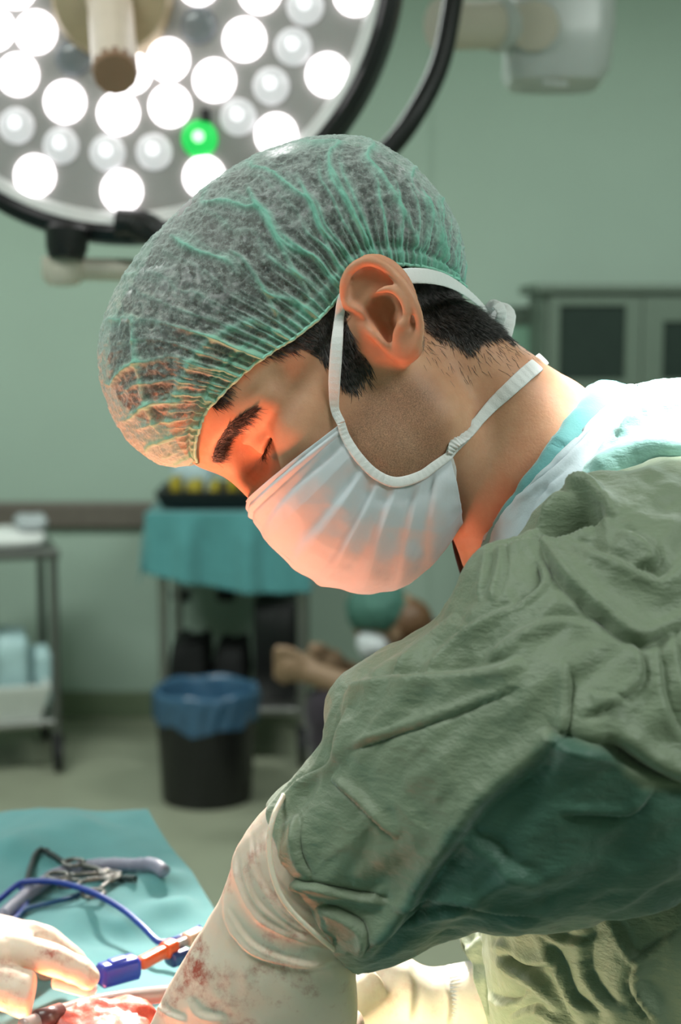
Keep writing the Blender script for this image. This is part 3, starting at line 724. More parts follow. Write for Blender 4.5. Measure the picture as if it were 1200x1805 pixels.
# ================================================================ gown
M_gown = cloth('green_gown_cotton', (116, 129, 106), .52, .3, wet=(46, 90, 76), bump=.35, stretch=(1, 3, 1), crease=.45)
M_white = cloth('pale_gown_lining', (176, 190, 196), .8, .2, bump=.3, transl=.1)
M_back = cloth('teal_gown_back', (150, 196, 190), .72, .35, bump=.3, crease=.3)
WET = [(630, 1692), (706, 1597), (794, 1476), (845, 1407), (921, 1343), (975, 1290), (1073, 1330), (1136, 1381), (1250, 1400), (1250, 1700), (700, 1760)]
SLF = [  # photo polylines, width px, height mm, side
 ([(606, 1214), (700, 1209), (800, 1200), (880, 1186), (925, 1166)], 13, 4.2, 1),
 ([(612, 1320), (660, 1300), (725, 1280), (820, 1246), (918, 1206)], 6, 1.9, -1),
 ([(590, 1372), (618, 1392), (642, 1413), (676, 1446), (704, 1474)], 6, 3.0, -1),
 ([(474, 1540), (520, 1556), (567, 1565), (630, 1577), (693, 1586)], 5, 3.2, 1),
 ([(690, 1588), (740, 1581), (795, 1579), (860, 1590), (960, 1608)], 8, 3.0, -1),
 ([(526, 1440), (520, 1475), (527, 1514), (548, 1550)], 6, 2.2, 1),
 ([(632, 1688), (706, 1597), (794, 1476), (845, 1407), (921, 1343), (984, 1293)], 17, 4.2, -1),
 ([(950, 1294), (1010, 1320), (1073, 1337), (1136, 1372), (1230, 1402)], 12, 4.5, 1),
 ([(1060, 1300), (1120, 1350), (1180, 1385), (1240, 1400)], 22, -7, 1),
 ([(985, 1438), (1048, 1440), (1117, 1440), (1160, 1396)], 9, -2.6, 1),
 ([(992, 1168), (998, 1223), (990, 1290), (960, 1300)], 7, 2.4, 1),
 ([(1040, 1228), (1070, 1231), (1106, 1240)], 6, 2.0, 1),
 ([(955, 940), (978, 985), (1010, 1030), (1073, 1088), (1124, 1123), (1165, 1110), (1215, 1080)], 11, 4.2, -1),
 ([(946, 990), (953, 1025), (930, 1050), (905, 1066)], 6, -3.0, 1),
 ([(1108, 1120), (1124, 1190), (1086, 1228), (1020, 1260)], 9, 2.6, 1),
 ([(880, 976), (940, 966), (1010, 940), (1075, 908)], 9, 3.6, 1),
 ([(985, 958), (1060, 990), (1130, 1020), (1165, 1034), (1215, 990)], 13, 3.6, 1),
 ([(1090, 940), (1130, 960), (1150, 985), (1105, 1000)], 8, 3.0, 1),
 ([(688, 1200), (725, 1158), (770, 1120), (810, 1085)], 9, 2.6, 1),
 ([(735, 1206), (790, 1150), (850, 1100), (930, 1070)], 9, 2.2, 1),
 ([(840, 1190), (905, 1130), (980, 1100), (1060, 1110)], 10, 2.0, 1),
 ([(862, 960), (858, 1010), (846, 1060)], 6, 1.8, 1), ([(890, 955), (884, 1010), (868, 1060)], 6, 1.8, 1),
 ([(1150, 1130), (1162, 1230), (1190, 1300)], 9, 2.2, 1), ([(1180, 1110), (1195, 1200), (1215, 1260)], 7, 2.0, 1),
 ([(560, 1600), (600, 1612), (640, 1640), (632, 1680)], 7, 3.0, 1), ([(700, 1640), (760, 1610), (830, 1600)], 6, 2.4, 1),
 ([(640, 1660), (700, 1625), (740, 1600)], 6, 2.0, -1), ([(800, 1480), (860, 1500), (900, 1540), (960, 1560)], 14, 2.4, 1),
 ([(938, 946), (985, 918), (1030, 902), (1066, 898)], 17, -11, 1), ([(985, 868), (1030, 874), (1068, 888), (1082, 915)], 7, 4.5, -1),
 ([(500, 1410), (540, 1380), (590, 1350), (604, 1300), (618, 1250)], 6, 2.4, 1),
]
rows = [(478, 1446, 622, 1704, 104, 24), (492, 1420, 634, 1696, 104, 34), (542, 1366, 702, 1676, 104, 44), (578, 1306, 800, 1624, 106, 52), (600, 1226, 900, 1622, 110, 60), (644, 1180, 1000, 1612, 114, 68),
        (764, 1106, 1150, 1568, 118, 78), (800, 1054, 1290, 1510, 120, 84), (850, 984, 1390, 1460, 116, 88), (926, 936, 1460, 1400, 110, 88), (1012, 866, 1520, 1300, 104, 84), (1110, 838, 1580, 1250, 96, 78), (1230, 826, 1640, 1230, 80, 60), (1330, 900, 1560, 1180, 70, 30)]
G = ringloft(rows, 420, 420, .92); g = gnormals(G, True); o = np.sign((g*(G-G.mean(1)[:, None])).sum(2).mean()); g *= o
amp = sstep(0, 25, np.arange(420))[:, None]
AG = np.stack([(G[..., 0]+G[..., 1])*.7071*.36, (G[..., 0]-G[..., 1])*.7071, G[..., 2]*.8], -1)
dsp = (4.0*fbm(G, 52, 2)+2.8*fbm(AG+40, 15, 2)+1.5*ridged(AG, 17, 2)+.22*ridged(G, 7, 2))*amp
G = G+g*dsp[..., None]; V = G.reshape(-1, 3); N = g.reshape(-1, 3); V = folds(V, N, [(a_, w_, h_*1.35, s_) for a_, w_, h_, s_ in SLF])
uv = proj(V); wet = sstep(10, -14, pg_sd(uv, WET)+9*vnoise(V, 14)+5*vnoise(V, 6))*sstep(-.3, .1, N[:, 2])*.9
F = gridF(420, 420, True); F = F if o > 0 else F[:, ::-1]
M_sleeve = M_gown
gown = mm('gown', V, F, M_gown, surgeon, attrs={'wet': wet}); md = gown.modifiers.new('s', 'SOLIDIFY'); md.thickness = .0012; md.offset = -1
# trunk of the gown
rows = [(1118, 690, 858, 1010, 4, 72), (1160, 686, 838, 1090, 2, 92), (1240, 690, 812, 1190, 0, 112), (1400, 740, 812, 1380, -4, 128), (1540, 900, 834, 1540, -8, 135), (1620, 1200, 852, 1640, -10, 135), (1660, 1600, 878, 1820, -12, 135), (1680, 2100, 900, 2250, -15, 140), (1640, 3100, 930, 3150, -15, 150), (1640, 4050, 900, 4080, -15, 165)]
TF = [([(1008, 872), (1070, 866), (1130, 850), (1200, 842)], 9, 5, 1), ([(1090, 770), (1130, 735), (1165, 722), (1230, 716)], 7, 5, -1),
      ([(1040, 850), (1090, 822), (1140, 806), (1230, 800)], 12, -9, 1), ([(1110, 850), (1150, 838), (1200, 822)], 6, 4, 1), ([(1100, 695), (1125, 690), (1150, 697)], 5, 3, 1),
      ([(870, 1640), (900, 1700), (960, 1740), (1000, 1800)], 12, 6, 1), ([(880, 1660), (930, 1690), (985, 1690)], 8, 4.5, -1), ([(905, 1800), (960, 1780), (1010, 1820)], 12, 5, 1),
      ([(950, 1640), (985, 1700), (1010, 1760), (1060, 1790)], 9, 4, 1), ([(1070, 1610), (1110, 1680), (1130, 1690), (1200, 1640)], 7, 3.5, 1), ([(1130, 1690), (1120, 1740), (1160, 1800)], 7, 3.5, -1), ([(930, 1610), (960, 1640), (1000, 1660), (1060, 1660)], 9, 3, 1),
      ([(1040, 1620), (1030, 1700), (1060, 1760), (1100, 1790)], 10, 3, 1), ([(860, 1750), (890, 1770), (930, 1765), (950, 1740)], 8, 5, 1)]
G = ringloft(rows, 520, 380, .9); g = gnormals(G, True); o = np.sign((g*(G-G.mean(1)[:, None])).sum(2).mean()); g *= o
G = G+g*(3.2*fbm(G, 55, 2)+1.7*ridged(G*np.array([1, .5, 1])+20, 24, 2)+.3*ridged(G, 8, 2))[..., None]; V = folds(G.reshape(-1, 3), g.reshape(-1, 3), TF)
F = gridF(520, 380, True); F = F if o > 0 else F[:, ::-1]; cut = 520
# the teal back yoke and the green body of the gown are separate panels
ring = np.repeat(np.arange(519), 380); ang = np.tile(np.arange(380), 519); t = ang/380*2*math.pi
yoke = (ring < 170) & (np.cos(t) > -.35)
def sub(V, F):
    u, inv = np.unique(F.ravel(), return_inverse=True); return V[u], inv.reshape(F.shape), u
wv = np.zeros(len(V))
Vb, Fb, u = sub(V, F[~yoke]); ob = mm('gown_body', Vb, Fb, M_gown, gown, attrs={'wet': wv[u]}); md = ob.modifiers.new('s', 'SOLIDIFY'); md.thickness = .0012; md.offset = -1
Vb, Fb, u = sub(V, F[yoke]); ob = mm('gown_back', Vb, Fb, M_back, gown, label='teal back panel'); md = ob.modifiers.new('s', 'SOLIDIFY'); md.thickness = .0012; md.offset = -1
# pale neckband between the shirt collar and the gown
n1 = around((1110, 686), (990, 800), (846, 965), -8, 72, 10); n2 = around((1128, 690), (1000, 826), (846, 1000), -8, 76, 10); n3 = around((1150, 706), (1012, 880), (850, 1050), -8, 84, 10)
sheet('gown_neckband', [n1+np.array([3, -3, 0]), n1, n2, n3], M_white, gown, disp=.8, foldset=[([(880, 908), (940, 860), (1000, 810), (1100, 705)], 4, 1.6, 1), ([(925, 940), (965, 870), (1010, 830)], 4, 1.6, 1), ([(960, 880), (975, 865), (962, 850)], 4, 1.6, 1)])
# crumpled hood of cloth at the front of the shoulder
r = [around((1078, 900), (1030, 872), (940, 946), 100, 126, 92)]
V, F = ribbon([K(806, 940, -6), K(812, 975, -2), K(822, 1010, -2), K(838, 1060, -2)], [10, 9, 9, 9], 2, nrm=(.5, .2, .8), n=40); mm('neck_strap', V, F, pm('dark_brown_strap', (60, 36, 34), .45), surgeon)
# ================================================================ trousers and shoes, below the frame
M_shoe = pm('white_clog', (225, 228, 226), .45)
for s in (1, -1):
    P = [mm2world([K(1250, 1950, 75*s-10)])[0], np.array([.30, .86-.11*s, .45]), np.array([.30, .86-.12*s, .05])]
    V, F = tube(spline(P, 14), np.interp(np.linspace(0, 1, 14), [0, .5, 1], [.085, .068, .075]), 20); mesh('trouser_leg', V, F, M_scrub, surgeon)
    b = MB(); x = .22; y = .86-.12*s
    prof = spline([(x-.10, y, .03, .035), (x-.05, y, .045, .047), (x+.04, y, .052, .042), (x+.12, y, .05, .040), (x+.155, y, .045, .025)], 20)
    V, F = tube(prof[:, :3], prof[:, 3], 16); V[:, 2] = np.maximum(V[:, 2], 0.0); mesh('clog', V, F, M_shoe, surgeon)

# ================================================================ gloved hands of the surgeon
def glove_mat(name, rgb, blood=.5):
    t = NT(name); b = t.b; n1 = t.noise(14, 4); n2 = t.noise(38, 6, .7); n3 = t.noise(160, 4, .7)
    c = t.ramp(n1, [(.3, lin(*rgb)), (.7, lin(min(255, rgb[0]+8), min(255, rgb[1]+10), min(255, rgb[2]+8)))])
    sm = t.math('MULTIPLY', t.ramp(n2, [(.50, 0.0), (.66, 1.0)]), t.ramp(n3, [(.38, 0.0), (.62, 1.0)]))
    c = t.mix(t.math('MULTIPLY', sm, blood), c, lin(168, 66, 48)); t.link(c, b.inputs['Base Color'])
    b.inputs['Roughness'].default_value = .42; b.inputs['Subsurface Weight'].default_value = .2
    b.inputs['Subsurface Radius'].default_value = (.8, .35, .2); b.inputs['Subsurface Scale'].default_value = .005
    bp = t.node('ShaderNodeBump'); bp.inputs['Strength'].default_value = .2; bp.inputs['Distance'].default_value = .0006
    t.link(t.noise(300, 3), bp.inputs['Height']); t.link(bp.outputs[0], b.inputs['Normal']); return t.m
M_glove = glove_mat('latex_glove', (224, 202, 186), .95); M_glove2 = glove_mat('clean_latex_glove', (226, 214, 196), .3)
M_knit = cloth('ribbed_knit_cuff', (206, 206, 204), .9, .3, bump=1.0, bscale=700, stretch=(1, 6, 1))
def finger(pts, r0, r1, n=26):
    P = spline(pts, n); r = np.interp(np.linspace(0, 1, n), [0, .3, .38, .62, .68, .92, 1], [r0, r0*.95, r0*1.02, (r0+r1)/2, (r0+r1)/2*1.04, r1, r1*.55])
    return tube(P, r, 16)
def hand(wrist, palm_c, fwd, side, up, scale, curl, thumb_side=1):
    """palm and five fingers: fwd along the hand, side towards the thumb, up out of the back of the hand"""
    fwd, side, up = [np.array(v, float)/np.linalg.norm(v) for v in (fwd, side, up)]; parts = []
    for k, (lat, L, r) in enumerate(((28, 68, 9.2), (9.5, 76, 9.6), (-9, 71, 9.0), (-26, 56, 8.0))):
        k0 = palm_c+fwd*(38-abs(lat-9)*.18)*scale+side*lat*scale; c = curl[k]; pts = [k0-fwd*24*scale]; p = k0.copy(); a = math.radians(12)
        pts.append(p.copy())
        for ln, da in ((.45, c), (.31, c*1.15), (.24, c*.8)):
            a += math.radians(da); dr = fwd*math.cos(a)-up*math.sin(a)+side*(lat/260); p = p+dr*L*ln*scale; pts.append(p.copy())
        parts.append(finger(pts, r*scale, r*.78*scale))
    t0 = palm_c+side*26*scale-fwd*22*scale; pts = [t0-side*14*scale, t0, t0+(side*.75+fwd*.62-up*.25)*26*scale, t0+(side*.95+fwd*1.25-up*.55)*38*scale, t0+(side*.9+fwd*1.85-up*.9)*46*scale]
    parts.append(finger(pts, 11.5*scale, 8.6*scale)); return parts
# near hand: wrist, back of the hand, fingers reaching down to the wound
rows = [(520, 1372, 660, 1640, 104, 20), (488, 1404, 648, 1672, 104, 24), (446, 1450, 630, 1690, 104, 27), (414, 1500, 627, 1704, 104, 27), (398, 1560, 627, 1716, 104, 26), (366, 1622, 628, 1732, 102, 24), (326, 1686, 629, 1754, 100, 23), (290, 1752, 630, 1782, 97, 22), (262, 1812, 628, 1822, 94, 21), (236, 1880, 612, 1880, 90, 18), (240, 1930, 590, 1930, 86, 12)]
G = ringloft(rows, 60, 64, .92); parts = [capped(G)]
kn = [(262, 1880), (340, 1900), (425, 1905), (510, 1895)]
for (u, v), r, L in zip(kn, (8.6, 9.4, 9.8, 9.2), (56, 68, 74, 68)):
    p = K(u, v, 88); f = np.array([-.25, -.75, -.55]); f /= np.linalg.norm(f); g2 = np.array([-.15, -.55, -.85]); g2 /= np.linalg.norm(g2); e2 = np.array([0, -.25, -1.]); e2 /= np.linalg.norm(e2)
    parts.append(finger([p-f*22, p, p+f*L*.45, p+f*L*.45+g2*L*.3, p+f*L*.45+g2*L*.3+e2*L*.24], r, r*.8))
p = K(600, 1800, 84); parts.append(finger([p, p+np.array([2, -22, -12]), p+np.array([-6, -48, -34]), p+np.array([-20, -66, -60])], 12, 9))
V, Q = from_parts(parts, 1.0, 3); V = smoothV(V, Q, 2); N = vnormals(V, Q)
GF = [([(412, 1492), (421, 1556), (458, 1620), (533, 1657), (600, 1676)], 5, 1.5, 1), ([(396, 1577), (405, 1636), (453, 1684), (533, 1702), (596, 1692)], 5, 1.5, -1),
      ([(428, 1520), (452, 1590), (512, 1640), (580, 1664)], 4, 1.2, 1), ([(440, 1470), (452, 1540), (500, 1604), (560, 1640)], 4, 1.1, 1), ([(400, 1600), (440, 1660), (500, 1690), (590, 1704)], 4, 1.0, 1), ([(470, 1470), (476, 1530), (520, 1590), (575, 1630)], 4, 1.2, 1),
      ([(452, 1480), (462, 1560), (510, 1624), (600, 1668)], 3, .8, 1), ([(275, 1770), (300, 1790), (330, 1800)], 6, 1.2, 1), ([(330, 1760), (350, 1790), (400, 1800)], 7, 1.0, 1)]
V = folds(V, N, GF)+N*(.35*fbm(V, 9, 2)+.25*ridged(V, 16))[:, None]
glove = mm('glove', V, Q, M_glove, surgeon, label='near glove smeared with blood')
V, F = ribbon([K(500, 1402, 118), K(482, 1440, 133), K(474, 1486, 137), K(482, 1546, 139), K(506, 1596, 139), K(560, 1650, 137), K(626, 1700, 126)], 2.6, 2.2, nrm=(0, 0, 1)); mm('rolled_edge', V, F, M_glove2, glove)
# far hand: knit cuff, glove reaching left behind the near one
rows = [(960, 1640, 960, 1860, -40, 34), (905, 1652, 890, 1880, -40, 33), (860, 1664, 850, 1880, -40, 30)]
G = ringloft([(980, 1640, 965, 1870, -40, 34), (925, 1626, 915, 1875, -38, 34), (896, 1618, 912, 1885, -38, 33), (872, 1620, 904, 1888, -38, 33), (846, 1628, 896, 1885, -38, 33), (818, 1658, 888, 1880, -38, 31)], 90, 120, .95)
g = gnormals(G, True); o = np.sign((g*(G-G.mean(1)[:, None])).sum(2).mean()); g *= o; G = G+g*(2.5*ridged(G, 14)+1.5*fbm(G, 22))[..., None]
F = gridF(90, 120, True); F = F if o > 0 else F[:, ::-1]; V = G.reshape(-1, 3)
ob = mm('gown_cuff', V, F, M_gown, gown, attrs={'wet': np.zeros(len(V))}); md = ob.modifiers.new('s', 'SOLIDIFY'); md.thickness = .0015
G = ringloft([(905, 1672, 875, 1880, -38, 28), (860, 1690, 846, 1866, -38, 27), (822, 1700, 812, 1850, -38, 27), (790, 1706, 780, 1836, -38, 26)], 50, 180, 1); g = gnormals(G, True); o = np.sign((g*(G-G.mean(1)[:, None])).sum(2).mean())
G = G+g*o*(.5*np.sin(np.arange(180)*2*math.pi/3.0))[None, :, None]; F = gridF(50, 180, True); F = F if o > 0 else F[:, ::-1]; mm('knit_cuff', G.reshape(-1, 3), F, M_knit, gown)
rows = [(862, 1690, 850, 1872, -38, 28), (832, 1698, 822, 1862, -38, 28.5), (790, 1706, 784, 1850, -38, 27), (750, 1706, 748, 1846, -38, 26), (705, 1682, 716, 1850, -38, 24), (672, 1680, 690, 1870, -38, 22), (630, 1690, 650, 1905, -38, 20), (585, 1716, 610, 1935, -38, 18), (545, 1765, 570, 1960, -38, 13)]
G = ringloft(rows, 50, 64, .95); parts = [capped(G)]
for (u, v), r, L in zip([(555, 1950), (548, 1900), (546, 1850), (560, 1800)], (8, 9, 9.5, 9), (54, 66, 72, 66)):
    p = K(u, v, -38); f = np.array([-.7, -.6, .1]); f /= np.linalg.norm(f); g2 = np.array([-.45, -.8, .1]); e2 = np.array([-.2, -.9, .2])
    parts.append(finger([p-f*20, p, p+f*L*.45, p+f*L*.45+g2*L*.3, p+f*L*.45+g2*L*.3+e2*L*.24], r, r*.8))
p = K(660, 1730, -22); parts.append(finger([p, p+np.array([-18, -10, 12]), p+np.array([-44, -26, 16]), p+np.array([-62, -46, 12])], 12, 8.6))
V, Q = from_parts(parts, 1.1, 3); V = smoothV(V, Q, 2); N = vnormals(V, Q)
V = folds(V, N, [([(835, 1700), (848, 1740), (862, 1810)], 4, 1.0, 1), ([(712, 1690), (724, 1740), (720, 1800)], 9, 1.4, 1), ([(770, 1712), (790, 1760), (786, 1810)], 7, 1.0, 1)])+N*(.3*fbm(V, 12, 2))[:, None]
g2o = mm('glove', V, Q, M_glove2, surgeon, label='far glove, brightly lit')
# ================================================================ the room
def struct(name, mb, mat): o = mb.build(name, mat, None, smooth=False); o['kind'] = 'structure'; return o
M_wall = pm('green_wall_paint', (166, 186, 172), .75, var=.02, scale=3, bump=.05)
M_floor = pm('green_vinyl_floor', (146, 150, 130), .35, var=.06, scale=6)
M_ceil = pm('ceiling_paint', (222, 226, 222), .8, var=.02)
M_rail = pm('brown_wall_guard', (104, 96, 88), .5)
M_skirt = pm('green_skirting', (112, 126, 100), .5)
M_steel = pm('brushed_steel', (160, 160, 156), .35, .9, scale=80)
M_dsteel = pm('dull_steel', (104, 106, 102), .45, .6, scale=80)
M_black = pm('black_plastic', (18, 18, 20), .4, var=.2)
M_rubber = pm('black_rubber', (14, 14, 16), .7, var=.2)
M_cream = pm('cream_enamel', (214, 204, 190), .35, var=.02)
M_greyp = pm('pale_grey_enamel', (196, 200, 198), .35, var=.02)
WY = GW(150, 1264, 0)[1]
struct('floor', MB().box(-3.4, 3.4, -2.6, WY, -.1, 0), M_floor); struct('ceiling', MB().box(-3.4, 3.4, -2.6, WY, 3.0, 3.1), M_ceil)
struct('wall_back', MB().box(-3.4, 3.4, WY, WY+.1, 0, 3.0), M_wall); struct('wall_left', MB().box(-3.5, -3.4, -2.6, WY, 0, 3.0), M_wall)
struct('wall_right', MB().box(3.4, 3.5, -2.6, WY, 0, 3.0), M_wall); struct('wall_front', MB().box(-3.4, 3.4, -2.7, -2.6, 0, 3.0), M_wall)
struct('trim_1', MB().box(-3.4, .2, WY-.03, WY-.001, YW(100, 931, WY)[2], YW(100, 884, WY)[2], .012), M_rail)
struct('baseboard_back', MB().box(-3.4, 3.4, WY-.012, WY-.001, 0, .10, .003), M_skirt)
struct('trim_2', MB().box(YW(757, 300, WY)[0], YW(761, 300, WY)[0], WY-.006, WY-.001, .1, 3.0), M_wall)

# ---- cabinets at the right
def XZ(u, v, y): p = YW(u, v, y); return p[0], p[2]
M_cab = pm('grey_green_cabinet_paint', (94, 108, 96), .5, var=.03); M_dark = pm('dark_cabinet_inside', (44, 46, 42), .7)
M_glassdark = pm('dark_glass', (40, 50, 46), .08)
cy_ = 4.9
x0, zt = XZ(960, 500, cy_); x1 = XZ(1420, 500, cy_)[0]
cab = empty('glass_cabinet', ((x0+x1)/2, cy_+.2, 0), 'tall grey green cabinet with dark glass doors behind the surgeon shoulder', 'cabinet')
b = MB().box(x0-.03, x1, cy_-.03, cy_+.45, zt-.03, zt, .006); b.box(x0, x0+.03, cy_, cy_+.42, 0, zt-.03).box(x1-.03, x1, cy_, cy_+.42, 0, zt-.03).box(x0+.03, x1-.03, cy_+.40, cy_+.42, 0, zt-.03)
b.box(x0+.03, x1-.03, cy_+.01, cy_+.40, .0, .03); b.build('cabinet_body', M_cab, cab, smooth=False)
z_a = XZ(1000, 538, cy_)[1]; z_b = XZ(1000, 668, cy_)[1]
xs = [XZ(u, 600, cy_)[0] for u in (966, 984, 1100, 1128)]
f = MB().box(xs[0], xs[1], cy_-.02, cy_, .03, zt-.04).box(xs[2], xs[3], cy_-.02, cy_, .03, zt-.04).box(xs[1], xs[2], cy_-.02, cy_, z_a, zt-.04).box(xs[1], xs[2], cy_-.02, cy_, .03, z_b)
f.build('door', M_cab, cab, smooth=False); MB().box(xs[1], xs[2], cy_-.012, cy_-.006, z_b, z_a).build('door_pane', M_glassdark, cab, smooth=False)
x3, x4, x5 = XZ(1130, 600, cy_)[0], XZ(1166, 600, cy_)[0], XZ(1270, 600, cy_)[0]; z_c = XZ(1180, 566, cy_)[1]
f = MB().box(x3, x4, cy_-.02, cy_, .03, zt-.04).box(x5, x1, cy_-.02, cy_, .03, zt-.04).box(x4, x5, cy_-.02, cy_, z_c, zt-.04).box(x4, x5, cy_-.02, cy_, .03, z_b)
f.build('door', M_cab, cab, smooth=False); MB().box(x4, x5, cy_-.012, cy_-.006, z_b, z_c).build('door_pane', M_glassdark, cab, smooth=False)
M_hatch = pm('hatch_glass', (150, 190, 168), .2, Emission_Strength=0.0)
y2 = 5.3; a0, zt2 = XZ(866, 540, y2); a1 = XZ(962, 540, y2)[0]; b0 = XZ(888, 600, y2)[0]; b1 = XZ(940, 600, y2)[0]; zz0 = XZ(900, 574, y2)[1]; zz1 = XZ(900, 690, y2)[1]
c2 = empty('wall_cabinet', ((a0+a1)/2, y2+.2, 0), 'low grey green cabinet with a pale glass door left of the tall cabinet', 'cabinet')
b = MB().box(a0, a1, y2, WY-.02, 0, zt2); b.build('cabinet_body', M_cab, c2, smooth=False)
f = MB().box(a0, b0, y2-.02, y2, .05, zt2-.01).box(b1, a1, y2-.02, y2, .05, zt2-.01).box(b0, b1, y2-.02, y2, zz0, zt2-.01).box(b0, b1, y2-.02, y2, .05, zz1); f.build('door', M_cab, c2, smooth=False)
MB().box(b0, b1, y2-.014, y2-.008, zz1, zz0).build('door_pane', M_hatch, c2, smooth=False)

# ---- trolleys
def caster(x, y, r, parent):
    b = MB().lathe([(r*.4, -.012), (r, -.012), (r, .012), (r*.4, .012)], (x, y, r), (1, 0, 0), 24); b.box(x-.018, x+.018, y-.02, y+.02, r*1.0, r*2+.02, .004); return b.build('caster', M_rubber, parent)
ty = GW(80, 1362, 0)[1]+.02
tx, tz = XZ(93, 968, ty)
tr = empty('instrument_trolley', (tx-.35, ty+.2, 0), 'steel trolley at the left edge holding paper packs and a white tub', 'trolley')
MB().box(tx-.75, tx+.02, ty-.02, ty+.42, tz-.03, tz, .006).build('tray_top', M_dsteel, tr)
for yy in (ty, ty+.40):
    for xx in (tx, tx-.70):
        MB().tube([(xx, yy, .12), (xx, yy, tz-.02)], .014, 14).build('leg', M_dsteel, tr); caster(xx, yy, .055, tr)
zs = XZ(50, 1268, ty)[1]; MB().box(tx-.72, tx, ty-.01, ty+.41, zs-.02, zs, .005).build('shelf', M_steel, tr)
MB().box(tx-.70, tx-.16, ty+.39, ty+.40, zs+.25, tz-.03).build('back_panel', pm('green_panel', (92, 122, 88), .6), tr)
def tubm(x0, x1, y0, y1, z0, z1, fl):
    b = MB(); R = []
    for z, e in ((z0, 0), (z1, fl), (z1, fl+.012), (z1-.012, fl+.012)):
        R.append([(x0-e, y0-e, z), (x1+e, y0-e, z), (x1+e, y1+e, z), (x0-e, y1+e, z)])
    for z, e in ((z1, fl-.004), (z0+.006, -.006)): R.append([(x0-e, y0-e, z), (x1+e, y0-e, z), (x1+e, y1+e, z), (x0-e, y1+e, z)])
    V = [p for r in R for p in r]; F = [(3, 2, 1, 0), tuple(range(20, 24))]
    o = [0, 1, 2, 3, ]; seq = [3, 2, 1, 0]
    order = [0, 1, 2, 3]
    for a, c in ((0, 3), (3, 2), (2, 1), (1, 4), (4, 5)):
        for i in range(4): F.append((a*4+i, a*4+(i+1) % 4, c*4+(i+1) % 4, c*4+i))
    return b.add(V, F)
a = XZ(-60, 1200, ty); c = XZ(82, 1200, ty)
tub = tubm(a[0], c[0]-.02, ty+.02, ty+.36, zs, XZ(0, 1205, ty)[1], .02).build('storage_tub', pm('white_tub_plastic', (206, 210, 206), .4), None, smooth=False); tag(tub, 'white plastic tub on the lower shelf of the left trolley', 'tub')
def blob_pack(name, x0, x1, y0, y1, z0, z1, mat, label, cat, seed=0, amp=.012):
    """soft wrapped pack"""
    n = 40; u, v = np.meshgrid(np.linspace(0, 1, n), np.linspace(0, 2*math.pi, n, endpoint=False), indexing='ij'); ph = (u-.5)*math.pi
    q = lambda c, p=.45: np.sign(c)*np.abs(c)**p
    X = (x0+x1)/2+(x1-x0)/2*q(np.cos(ph))*q(np.cos(v)); Y = (y0+y1)/2+(y1-y0)/2*q(np.cos(ph))*q(np.sin(v)); Z = (z0+z1)/2+(z1-z0)/2*q(np.sin(ph))
    G = np.stack([X, Y, Z], -1); G += amp*ridged(G*1000+seed*97, 60, 2)[..., None]*np.array([.4, .4, 1])*sstep(z0, z0+.3*(z1-z0), Z)[..., None]; G[..., 2] = np.maximum(G[..., 2], z0)
    o = mesh(name, G.reshape(-1, 3), gridF(n, n, True), mat, None); return tag(o, label, cat)
M_bagp = pm('pale_blue_plastic_bag', (168, 198, 200), .35); M_paper = pm('white_paper_wrap', (222, 224, 222), .7)
blob_pack('plastic_bag', XZ(-40, 1, ty)[0], XZ(28, 1, ty)[0], ty+.06, ty+.3, zs+.01, XZ(10, 1128, ty)[1], M_bagp, 'pale blue plastic bag standing up in the left end of the white tub', 'bag', 1)
blob_pack('plastic_bag', XZ(30, 1, ty)[0], XZ(68, 1, ty)[0], ty+.08, ty+.26, zs+.01, XZ(10, 1160, ty)[1], M_bagp, 'lower blue plastic bag at the right end of the white tub', 'bag', 2)
blob_pack('paper_pack', XZ(-70, 1, ty)[0], XZ(62, 1, ty)[0], ty+.02, ty+.3, tz, XZ(10, 945, ty)[1], M_paper, 'flat white paper pack lying on the left trolley', 'pack', 3, .006)
blob_pack('paper_pack', XZ(10, 1, ty)[0], XZ(66, 1, ty)[0], ty+.06, ty+.26, XZ(10, 945, ty)[1]+.009, XZ(10, 922, ty)[1], pm('grey_paper_wrap', (176, 182, 186), .6), 'grey wrapped pack on top of the white pack, left trolley', 'pack', 4, .006)
def swing(o, p, ang):
    d = np.array(o.location)[:2]-p; c_, s_ = math.cos(ang), math.sin(ang)
    o.location = (p[0]+c_*d[0]-s_*d[1], p[1]+s_*d[0]+c_*d[1], o.location[2]); o.rotation_euler[2] = ang
for o in list(bpy.data.objects):
    if o.parent is None and (o.name.startswith(('instrument_trolley', 'storage_tub', 'plastic_bag', 'paper_pack'))): swing(o, np.array([tx, ty]), math.radians(17))
# draped table
dy = GW(510, 1356, 0)[1]+.03; lx, dz = XZ(262, 905, dy); rx = XZ(540, 905, dy)[0]
dt = empty('instrument_table', ((lx+rx)/2, dy+.25, 0), 'steel wheeled table under a teal cloth behind the bin', 'table')
MB().box(lx, rx, dy, dy+.5, dz-.03, dz-.004, .004).build('table_top', M_dsteel, dt)
for yy in (dy+.02, dy+.48):
    for xx in (XZ(270, 0, dy)[0], XZ(528, 0, dy)[0]):
        MB().tube([(xx, yy, .12), (xx, yy, dz-.03)], .016, 14).build('leg', M_steel, dt); caster(xx, yy, .058, dt)
zs2 = XZ(480, 1250, dy)[1]; MB().box(XZ(270, 0, dy)[0], XZ(528, 0, dy)[0], dy+.01, dy+.49, zs2-.025, zs2, .004).build('shelf', M_steel, dt)
M_drape = cloth('teal_drape_cloth', (74, 138, 140), .85, .3, bump=.25)
